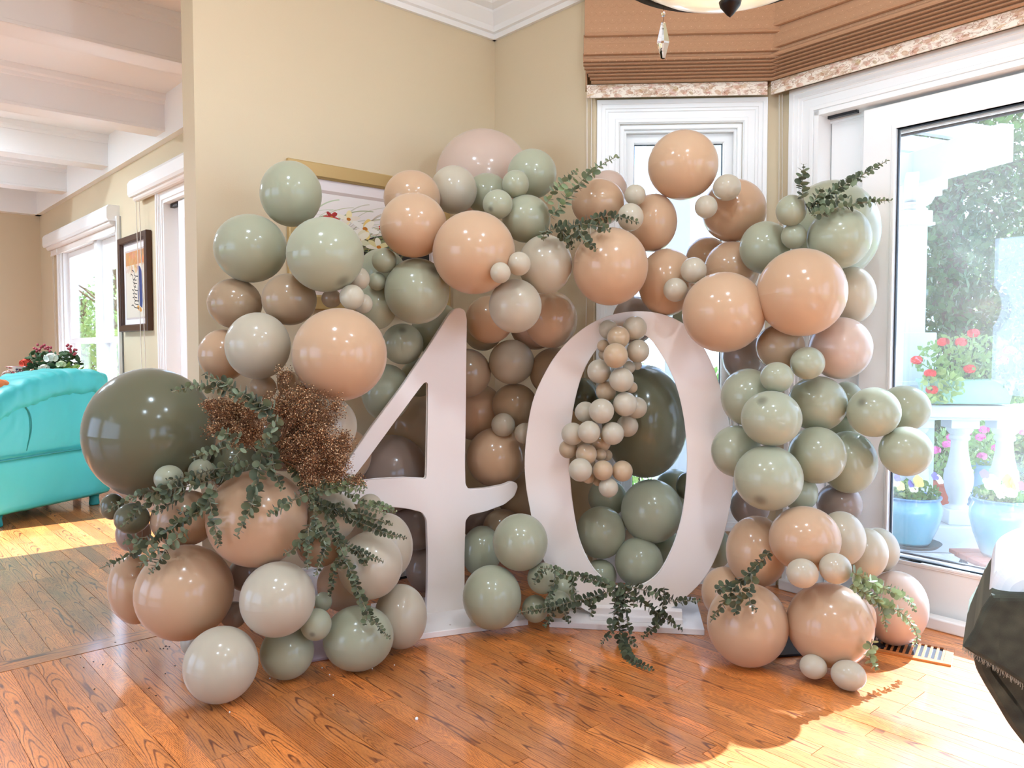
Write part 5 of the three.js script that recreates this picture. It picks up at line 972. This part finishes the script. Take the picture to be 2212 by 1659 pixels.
// ---------------------------------------------------------------- velvet seat at the lower right edge
{
  const velvetTex = dataTex(512, 512, (x, y) => { const v = noise.noise(x / 90, y / 90, 2) * 0.5 + noise.noise(x / 34, y / 30, 8) * 0.35 + noise.noise(x / 3, y / 3, 3) * 0.12; const k = 1 + v * 0.6; return [62 * k, 64 * k, 52 * k].map((q) => Math.max(0, Math.min(255, q))); });
  velvetTex.repeat.set(3, 3);
  const velvet = phys({ map: velvetTex, roughness: 0.95, sheen: 0.7, sheenRoughness: 0.4, sheenColor: lin('#9aa08c') });
  const z0 = 1.62, o = at(2150, 1659, z0);
  const t = thing('upholstered_stool', 'dark olive velvet seat with a frayed hanging cover, cut by the lower right edge', 'stool', [o.x, 0, o.z], -Math.atan2(o.x, -o.z));
  const th = Math.atan2(o.x, -o.z), nn = V(Math.sin(th), 0, -Math.cos(th)), tt = V(Math.cos(th), 0, Math.sin(th)), eye = V(0, EYE, 0);
  const loc = (px, py) => { const r = at(px, py, 1).sub(eye), k = o.clone().sub(eye).setY(0).dot(nn) / r.dot(nn), p = eye.clone().addScaledVector(r, k); return [p.clone().sub(o).dot(tt), p.y]; };
  const uvm = (g) => { const p = g.attributes.position, n = g.attributes.normal, u = new Float32Array(p.count * 2); for (let i = 0; i < p.count; i++) { const up = Math.abs(n.getY(i)) > 0.6; u[2 * i] = p.getX(i); u[2 * i + 1] = up ? p.getZ(i) : p.getY(i); } g.setAttribute('uv', new THREE.BufferAttribute(u, 2)); return g; };
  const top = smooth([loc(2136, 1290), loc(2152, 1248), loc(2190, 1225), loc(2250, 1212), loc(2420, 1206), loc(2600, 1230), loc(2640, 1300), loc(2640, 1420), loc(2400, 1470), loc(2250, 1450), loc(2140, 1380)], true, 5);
  mesh('sun_pale_top', uvm(extrude(shapeOf(top), 0.42, 0.05, -0.44, 5)), std({ color: lin('#e3e6e8'), roughness: 0.9 }), t).userData.label = 'top coloured pale for the sun glare';  // pale colour puts the blown-out sunlight into the seat top
  const flap = [loc(2142, 1283), loc(2120, 1315), loc(2102, 1360), loc(2079, 1396), loc(2100, 1410), loc(2135, 1430), loc(2172, 1452), loc(2205, 1474), loc(2280, 1510), loc(2420, 1530), loc(2640, 1500), loc(2640, 1290)];
  mesh('cover', uvm(extrude(shapeOf(flap), 0.4, 0.012, -0.39, 3)), velvet, t);
  const body = [loc(2107, 1425), loc(2104, 1455), loc(2120, 1490), loc(2150, 1540), loc(2180, 1590), loc(2218, 1640), loc(2300, 1760), loc(2600, 1780), loc(2640, 1450)];
  mesh('skirt', uvm(extrude(shapeOf(smooth(body, true, 4)), 0.34, 0.03, -0.37, 3)), velvet, t);
  const fr = []; const e = flap.slice(3, 9); for (let i = 0; i + 1 < e.length; i++) for (let k = 0; k < 26; k++) { const s = (k + rnd()) / 26, x = e[i][0] + (e[i + 1][0] - e[i][0]) * s, y = e[i][1] + (e[i + 1][1] - e[i][1]) * s; fr.push(rod(V(x, y + 0.002, 0.004), V(x + rr(-0.004, 0.004), y - rr(0.003, 0.011), 0.006 + rr(-0.003, 0.004)), 0.0005, 3)); }
  mesh('fringe', fr, std({ color: lin('#a49a85'), roughness: 0.9 }), t).userData.kind = 'stuff';
  const yl = loc(2300, 1760)[1]; for (const [x, z] of [[0.2, -0.08], [0.2, -0.3], [0.42, -0.08], [0.42, -0.3]]) mesh('leg', box(0.04, Math.max(0.05, yl + 0.05), 0.04, x, Math.max(0.05, yl + 0.05) / 2, z), M.iron, t);
}

// ---------------------------------------------------------------- outside: terrace, balustrade, pots, pergola, trees
const paving = dataTex(512, 512, (x, y) => { const v = 1 + 0.12 * noise.noise(x / 60, y / 60, 4) + 0.1 * noise.noise(x / 6, y / 6, 9); return [212 * v, 208 * v, 200 * v].map((q) => Math.min(255, q)); });
M.stone = std({ map: paving, roughness: 0.85 });
{
  const g = struct('ground'); mesh('lawn', box(60, 0.2, 60, 0, -0.36, -24), std({ color: lin('#7f8f5a'), roughness: 1 }), g);
  // terrace slabs outside the sliding door, each its own stone
  const terr = wD.group('terrace'); mesh('bedding', box(9, 0.1, 4.2, 2.0, -0.17, -2.25), std({ color: lin('#8f877b'), roughness: 1 }), terr);
  const t2 = wE.group('terrace_2'); mesh('bedding', box(11, 0.12, 5.4, 1.0, -0.13, -2.85), M.stone, t2);  // paving widened to bounce sunlight up to the living room ceiling
  for (let i = 0; i < 13; i++) for (let j = 0; j < 7; j++) { if (i < 3 && j < 1) continue; const s = rbox(0.594, 0.05, 0.594, 0.006, -1.6 + i * 0.6, -0.095 + rr(-0.002, 0.002), -0.44 - j * 0.6, 1); mesh('paving_slab', s, M.stone, terr); }
}
const plaster = std({ color: lin('#c4cacd'), roughness: 0.7 });
{
  const a = at(2074, 900, 4.55), dx = 0.99, dz = -0.14, w = new Wall(a.x, -a.z, dx, dz);
  const t = w.thing('balustrade', 'white stone balustrade with turned balusters outside the glass door', 'balustrade');
  const yt = at(2074, 873, 4.55).y, yb = at(2074, 900, 4.55).y, y1 = at(2074, 924, 4.55).y, y2 = at(2074, 1097, 4.55).y, y3 = at(2074, 1129, 4.55).y;
  mesh('rail', [rbox(4.4, yt - yb, 0.24, 0.012, 1.6, (yt + yb) / 2, 0), box(4.4, 0.015, 0.2, 1.6, yb - 0.004, 0)], plaster, t);
  mesh('curb', rbox(4.4, y3 + 0.07, 0.26, 0.008, 1.6, (y3 - 0.07) / 2, 0), plaster, t);
  const H = y1 - y2, prof = [[0.07, 0], [0.07, 0.02], [0.05, 0.035], [0.045, 0.06], [0.052, 0.08], [0.05, 0.12], [0.066, 0.2], [0.077, 0.3], [0.079, 0.4], [0.074, 0.46], [0.076, 0.48], [0.066, 0.5], [0.056, 0.6], [0.047, 0.72], [0.044, 0.84], [0.056, 0.86], [0.056, 0.9], [0.048, 0.915], [0.06, 0.94], [0.07, 0.97], [0.07, 1]];
  const bal = lathe(prof.map(([r, y]) => [r, y2 + y * H]), 22), cap = rbox(0.155, yb - y1, 0.155, 0.006, 0, (yb + y1) / 2, 0), pl = rbox(0.16, y2 - y3, 0.16, 0.006, 0, (y2 + y3) / 2, 0), one = merge([bal, cap, pl]);
  for (let i = -2; i < 12; i++) { const m = mesh('baluster', one, plaster, t); m.position.x = i * 0.245; }
}
const petal = (col) => std({ color: lin(col), roughness: 0.6, side: THREE.DoubleSide });
const greens = ['#5f8a3c', '#86a85a', '#47692f', '#a9bf6e'].map((c) => phys({ color: lin(c), roughness: 0.9, transmission: 0.4, thickness: 0, side: THREE.DoubleSide }));
const blade = (() => { const g = new THREE.BufferGeometry(); g.setAttribute('position', new THREE.Float32BufferAttribute([0, -1, 0, 0.42, -0.3, 0.1, 0.45, 0.3, 0.12, 0, 1, 0, -0.45, 0.3, 0.12, -0.42, -0.3, 0.1], 3)); g.setIndex([0, 1, 5, 1, 2, 5, 2, 4, 5, 2, 3, 4]); g.computeVertexNormals(); g.setAttribute('uv', new THREE.Float32BufferAttribute(new Float32Array(12), 2)); return g; })();
function leafCloud(t, n, c, s, size, mat, y0 = -9) { // c centre, s half sizes, in t's own axes
  const im = new THREE.InstancedMesh(blade, mat, n), m = new THREE.Matrix4(), e = new THREE.Euler(), q = new THREE.Quaternion();
  for (let i = 0; i < n; i++) { let v = V(rr(-1, 1), rr(-1, 1), rr(-1, 1)); while (v.length() > 1) v = V(rr(-1, 1), rr(-1, 1), rr(-1, 1)); const k = size * rr(0.6, 1.3); e.set(rr(-3, 3), rr(-3, 3), rr(-3, 3)); q.setFromEuler(e); m.compose(V(c[0] + v.x * s[0], Math.max(y0, c[1] + v.y * s[1]), c[2] + v.z * s[2]), q, V(k, k * rr(0.6, 1), k)); im.setMatrixAt(i, m); }
  im.name = numbered('foliage', t); im.userData.kind = 'stuff'; shade(im); t.add(im); return im;
}
function bloomGeo(r, n) { const l = []; for (let i = 0; i < n; i++) { const v = V(rr(-1, 1), rr(-0.5, 1), rr(-1, 1)).normalize(); const c = new THREE.CircleGeometry(r * 0.42, 6); c.lookAt(v); l.push(c.translate(v.x * r * 0.7, v.y * r * 0.5, v.z * r * 0.7)); } return merge(l); }
function pansyGeo(r) { const l = []; for (let i = 0; i < 5; i++) { const a = i * 1.2566 + 0.3; l.push(new THREE.CircleGeometry(r * 0.55, 10).translate(Math.cos(a) * r * 0.5, Math.sin(a) * r * 0.5, 0.002 * i)); } return merge(l); }
{ // geraniums in a trough on the rail
  const o = at(2085, 871, 4.5), t = thing('flower_trough', 'green trough of red geraniums on the balustrade rail', 'flowers', o, -0.1);
  const tr = [[-0.2, 0], [0.2, 0], [0.235, 0.12], [0.245, 0.12], [0.245, 0.14], [-0.245, 0.14], [-0.245, 0.12], [-0.235, 0.12]];
  mesh('trough', extrude(shapeOf(tr), 0.18, 0.008, -0.09), std({ color: lin('#7fa892'), roughness: 0.5 }), t);
  leafCloud(t, 520, [0, 0.25, 0], [0.3, 0.15, 0.14], 0.025, greens[1], 0.13); leafCloud(t, 160, [-0.17, 0.1, 0.1], [0.12, 0.11, 0.06], 0.028, greens[3]); leafCloud(t, 160, [0.22, 0.14, 0.05], [0.1, 0.14, 0.08], 0.028, greens[2]);
  const red = petal('#e0332e'), st = [];
  for (const [px, py] of [[2103, 720], [2038, 739], [2076, 739], [1980, 778], [2181, 757], [2165, 779], [2094, 797], [2013, 842], [2009, 807]]) { const p = at(px, py, 4.42); t.updateMatrixWorld(); t.worldToLocal(p); mesh('flower', bloomGeo(0.04, 26).translate(p.x, p.y, p.z), red, t); st.push(rod(V(p.x * 0.7, 0.2, p.z * 0.5), p, 0.003, 4)); }
  mesh('stalk', st, greens[1], t);
}
const glaze = canvasTex(256, 256, (c, W, H) => { const g = c.createLinearGradient(0, 0, 0, H); g.addColorStop(0, '#4d78b4'); g.addColorStop(0.3, '#5f8cc4'); g.addColorStop(0.5, '#7cb4cf'); g.addColorStop(1, '#86c4cf'); c.fillStyle = g; c.fillRect(0, 0, W, H); for (let i = 0; i < 60; i++) { c.fillStyle = `rgba(${200 + rnd() * 50 | 0},225,245,${0.1 + 0.25 * rnd()})`; c.fillRect(rnd() * W, 20 + rnd() * 40, 1 + rnd() * 3, 10 + rnd() * 70); } });
M.glaze = phys({ map: glaze, roughness: 0.2, clearcoat: 0.6, clearcoatRoughness: 0.08 });
function bluePot(label, px, pyTop, pyBot, d, rpx, flowers) {
  const o = at(px, pyBot, d), H = (pyBot - pyTop) * d / FOCAL, r = rpx * d / FOCAL, t = thing('flower_pot', label, 'flower pot', o);
  mesh('pot', lathe([[0.001, 0], [r * 0.6, 0], [r * 0.66, H * 0.06], [r * 0.88, H * 0.38], [r, H * 0.66], [r * 0.99, H * 0.8], [r * 0.9, H * 0.92], [r * 0.97, H * 0.97], [r * 0.97, H], [r * 0.86, H], [r * 0.84, H * 0.9], [r * 0.001, H * 0.88]], 40), M.glaze, t);
  mesh('soil', lathe([[0.001, H * 0.9], [r * 0.84, H * 0.89]], 24), std({ color: lin('#3a2a1d'), roughness: 1 }), t);
  leafCloud(t, 260, [0, H + 0.02, 0], [r * 0.95, 0.06, r * 0.95], 0.022, greens[0], H * 0.92); leafCloud(t, 120, [-r * 0.3, H + 0.03, r * 0.3], [r * 0.6, 0.05, r * 0.5], 0.02, greens[3], H * 0.92);
  for (const [fx, fy, col, fr] of flowers) { const p = at(fx, fy, d - r * 0.7); t.updateMatrixWorld(); t.worldToLocal(p); mesh('flower', pansyGeo(fr).rotateX(-0.3).rotateY(rr(-0.4, 0.4)).translate(p.x, p.y, p.z), petal(col), t); }
  return t;
}
bluePot('pale blue glazed pot of yellow pansies left behind the glass', 1966, 1068, 1172, 4.2, 62, [[1917, 1026, '#f2e48a', 0.03], [1931, 1040, '#f6f2ea', 0.03], [1937, 1032, '#7d6fc0', 0.022], [1983, 1040, '#f0dd60', 0.034], [1973, 1054, '#f4f0e4', 0.026], [1966, 1045, '#6f62b8', 0.02], [2019, 1029, '#6a5fc0', 0.022], [2028, 1036, '#f4f0e0', 0.026], [1944, 1050, '#efe07a', 0.026]]);
bluePot('large blue glazed pot of white and yellow pansies on a wooden plant caddy', 2166, 1073, 1200, 3.95, 67, [[2142, 1042, '#f7f5ee', 0.04], [2158, 1060, '#f8f6f0', 0.042], [2180, 1058, '#f8f6f0', 0.042], [2178, 1040, '#f3d94e', 0.036], [2190, 1046, '#f2d448', 0.032], [2126, 1024, '#8a7cc4', 0.024], [2205, 1050, '#c8605a', 0.024]]);
{
  const o = at(1968, 1174, 4.2), s = thing('pot_saucer', 'dark ring saucer under the pale blue glazed pot', 'saucer', [o.x, Math.max(o.y - 0.008, -0.07), o.z]); mesh('dish', lathe([[0.001, 0], [0.13, 0], [0.15, 0.02], [0.142, 0.02], [0.125, 0.007], [0.001, 0.007]], 32), std({ color: lin('#5a6a66'), roughness: 0.6 }), s);
  const c = at(2166, 1202, 3.95), k = thing('plant_caddy', 'reddish wooden plant caddy on castors under the large blue pot', 'plant stand', [c.x, c.y - 0.04, c.z]);
  for (let i = 0; i < 4; i++) mesh('slat', rbox(0.36, 0.022, 0.075, 0.004, 0, 0.028, -0.135 + i * 0.09), std({ color: lin('#b5715a'), roughness: 0.7 }), k); mesh('batten', [box(0.04, 0.02, 0.34, -0.13, 0.008, 0), box(0.04, 0.02, 0.34, 0.13, 0.008, 0)], std({ color: lin('#a9664f'), roughness: 0.7 }), k);
  const cy = c.y - 0.04; for (const [x, z] of [[-0.13, 0.12], [0.13, 0.12], [-0.13, -0.12], [0.13, -0.12]]) { const h = cy + 0.07; mesh('castor', [new THREE.CylinderGeometry(h * 0.42, h * 0.42, 0.02, 18).rotateZ(Math.PI / 2).translate(x, -h + h * 0.42, z), box(0.026, h * 0.5, 0.02, x, -h * 0.3, z)], M.gasket, k); }
  for (const [label, px, py, d, col] of [['clay pot of pink flowers seen between the balusters at the left', 2040, 1045, 5.2, '#b0563c'], ['painted pot of pink petunias seen between the balusters at the right', 2122, 1010, 5.3, '#6f9ab0']]) {
    const p = at(px, py, d), f = thing('pink_flower_pot', label, 'flower pot', [p.x, Math.max(p.y, -0.2), p.z]);
    mesh('pot', lathe([[0.001, -p.y - 0.26 + 0], [0.09, -p.y - 0.26], [0.13, 0.0], [0.14, 0.0], [0.14, 0.03], [0.12, 0.03], [0.001, 0.0]], 24), std({ color: lin(col), roughness: 0.8 }), f);
    leafCloud(f, 300, [0, 0.17, 0], [0.2, 0.2, 0.15], 0.03, greens[1], 0.02);
    for (let i = 0; i < 7; i++) mesh('flower', bloomGeo(0.04, 14).translate(rr(-0.18, 0.18), rr(0.05, 0.4), rr(0.08, 0.16)), petal('#ec6fb4'), f);
  }
  const dg = at(1985, 1200, 3.62), d = thing('dry_grass', 'tuft of pale dry grass on the doorstep outside the glass', 'grass', [dg.x, -0.07, dg.z]); d.userData.kind = 'stuff';
  mesh('blades', Array.from({ length: 160 }, () => { const x = rr(-0.16, 0.2), z = rr(-0.08, 0.08); return rod(V(x, 0, z), V(x + rr(-0.06, 0.1), rr(0.03, 0.15), z + rr(-0.05, 0.05)), 0.0016, 3); }), std({ color: lin('#e2d8bc'), roughness: 0.9 }), d).userData.kind = 'stuff';
}
{ // white pergola
  const Z = 4.9, o = at(1957, 760, Z), t = thing('pergola', 'white timber pergola with square post and curved brackets outside the door', 'pergola', [o.x, 0, o.z], 0.25), k = Z / FOCAL;
  const y = (py) => at(1957, py, Z).y;
  mesh('post', rbox(0.15, y(470) + 0.1, 0.15, 0.006, 0, (y(470) - 0.1) / 2, 0), plaster, t);
  mesh('pedestal', [rbox(0.24, y(719) + 0.1, 0.24, 0.006, 0.0, (y(719) - 0.1) / 2, 0), rbox(0.27, 0.03, 0.27, 0.006, 0, y(826), 0)], plaster, t);
  mesh('capital', [rbox(0.19, y(458) - y(490), 0.19, 0.008, 0.0, (y(458) + y(490)) / 2, 0), rbox(0.21, 0.02, 0.21, 0.006, 0, y(487), 0)], plaster, t);
  const by = y(458), bh = y(395) - by; const br = [[-0.1, by], [0.12, by], [0.125, by + 0.02], [0.16, by + 0.02], [0.16, by + 0.035], [0.13, by + 0.04], [0.2, by + 0.07], [0.25, by + 0.12], [0.265, by + bh * 0.7], [0.33, by + bh * 0.74], [0.33, by + bh], [-0.1, by + bh]];
  for (const a of [0, 1]) { const m = mesh('bracket', extrude(shapeOf(a ? br.map(([x, yy]) => [-x, yy]) : br), 0.07, 0.004, -0.035), plaster, t); m.rotation.y = a ? 0.9 : 0.35; }
  mesh('beam', rbox(2.0, 0.2, 0.08, 0.006, -0.75, y(378) + 0.02, 0), plaster, t); mesh('beam', rbox(0.09, 0.2, 2.0, 0.006, 0.0, y(370), -0.3), plaster, t);
  for (let i = 0; i < 5; i++) { const m = mesh('rafter', rbox(1.3, 0.1, 0.045, 0.004, -0.25, y(312) + 0.02 + 0.002 * i, 0), plaster, t); m.position.z = 0.28 - i * 0.34; m.rotation.y = 0.15; }
  for (const [x, z] of [[-1.6, 0]]) mesh('post', rbox(0.15, y(395) + 0.1, 0.15, 0.006, x, (y(395) - 0.1) / 2, z), plaster, t);
}
// trees and hedge
function tree(label, x, z, h, parts, trunkR = 0.12) {
  const t = thing('tree', label, 'tree', [x, -0.26, -z]);
  const tr = [tube([V(0, 0, 0), V(0.05, h * 0.3, 0.04), V(-0.05, h * 0.6, 0), V(0.02, h * 0.9, 0.05)], trunkR, 20, 8)];
  for (let i = 0; i < 12; i++) { const y = h * rr(0.3, 0.85), a = rr(0, 6.28), l = h * rr(0.15, 0.3); tr.push(tube([V(0, y, 0), V(Math.cos(a) * l * 0.5, y + l * 0.2, Math.sin(a) * l * 0.5), V(Math.cos(a) * l, y + l * 0.5, Math.sin(a) * l)], trunkR * 0.25, 8, 5)); }
  mesh('trunk', tr, std({ color: lin('#5d4c3c'), roughness: 0.95 }), t);
  for (const [n, c, s, size, m] of parts) leafCloud(t, n, c, s, size, greens[m]);
  return t;
}
tree('tall dark tree behind the pergola with sky showing through its crown', 3.75, 6.7, 4.4, [[15300, [-0.35, 2.0, 0], [0.95, 1.5, 0.8], 0.040, 2], [6120, [-0.1, 3.3, 0], [0.95, 0.8, 0.8], 0.034, 0], [2890, [0.9, 2.9, 0.2], [0.7, 0.45, 0.6], 0.033, 0], [1700, [1.2, 3.6, 0], [0.6, 0.25, 0.5], 0.033, 0]]);
tree('light green bushy tree on the right behind the geraniums', 4.75, 7.0, 3.0, [[12750, [0, 1.45, 0], [0.85, 1.3, 0.7], 0.032, 1], [5100, [0.2, 1.2, 0.3], [0.9, 1.0, 0.5], 0.028, 3], [3060, [-0.6, 0.8, 0.5], [0.6, 0.6, 0.3], 0.028, 3]], 0.07);
tree('loose tree with leaves at the top right, its unseen crown raised for window shade', 4.7, 7.1, 7.4, [[15300, [0, 5.2, 0], [1.35, 1.5, 1.3], 0.057, 0], [1530, [-0.5, 3.7, 0], [0.8, 0.3, 0.7], 0.038, 0]], 0.1);  // crown out of view, placed to shade the narrow window from the sun
{ const t = thing('hedge', 'dark clipped hedge behind the white balustrade', 'hedge', [4.2, -0.26, -6.7], 0.2); for (let i = 0; i < 7; i++) leafCloud(t, 900, [-1.6 + i * 0.75, 0.62, 0], [0.6, 0.68, 0.4], 0.05, greens[i % 2 ? 2 : 0]); mesh('stem', Array.from({ length: 9 }, (_, i) => rod(V(-1.8 + i * 0.6, 0, 0), V(-1.8 + i * 0.6 + rr(-0.1, 0.1), 0.9, 0), 0.02, 5)), std({ color: lin('#5d4c3c'), roughness: 0.95 }), t); }
{ const t = thing('flowering_bush', 'bush with pink flowers seen low through the narrow window', 'bush', [1.05, -0.26, -5.2]); leafCloud(t, 1500, [0, 0.6, 0], [0.75, 0.7, 0.5], 0.04, greens[1]); leafCloud(t, 600, [0.2, 0.6, 0.3], [0.6, 0.6, 0.3], 0.04, greens[3]); for (let i = 0; i < 16; i++) mesh('flower', bloomGeo(0.045, 14).translate(rr(-0.5, 0.7), rr(0.5, 1.25), rr(0.2, 0.5)), petal(i % 3 ? '#e88ac0' : '#b070d0'), t); mesh('stem', Array.from({ length: 6 }, (_, i) => rod(V(-0.2 + i * 0.08, 0, 0), V(-0.5 + i * 0.2, 0.9, rr(-0.2, 0.2)), 0.014, 5)), std({ color: lin('#5d4c3c'), roughness: 0.95 }), t); }
tree('slim young tree outside the living room windows', -4.9, 9.7, 2.6, [[2210, [0, 1.5, 0], [0.4, 0.9, 0.5], 0.038, 1], [850, [0.3, 1.2, 0.2], [0.4, 0.5, 0.3], 0.048, 3]], 0.05);
tree('round bush like tree outside the left living room window', -6.1, 11.2, 2.3, [[4420, [0, 1.3, 0], [0.7, 0.9, 0.6], 0.043, 0]], 0.05);

// ---------------------------------------------------------------- render
const renderer = new THREE.WebGLRenderer({ antialias: true });
renderer.shadowMap.enabled = true;
renderer.toneMapping = THREE.LinearToneMapping;
renderer.toneMappingExposure = EXPOSURE;
renderer.render(scene, camera);
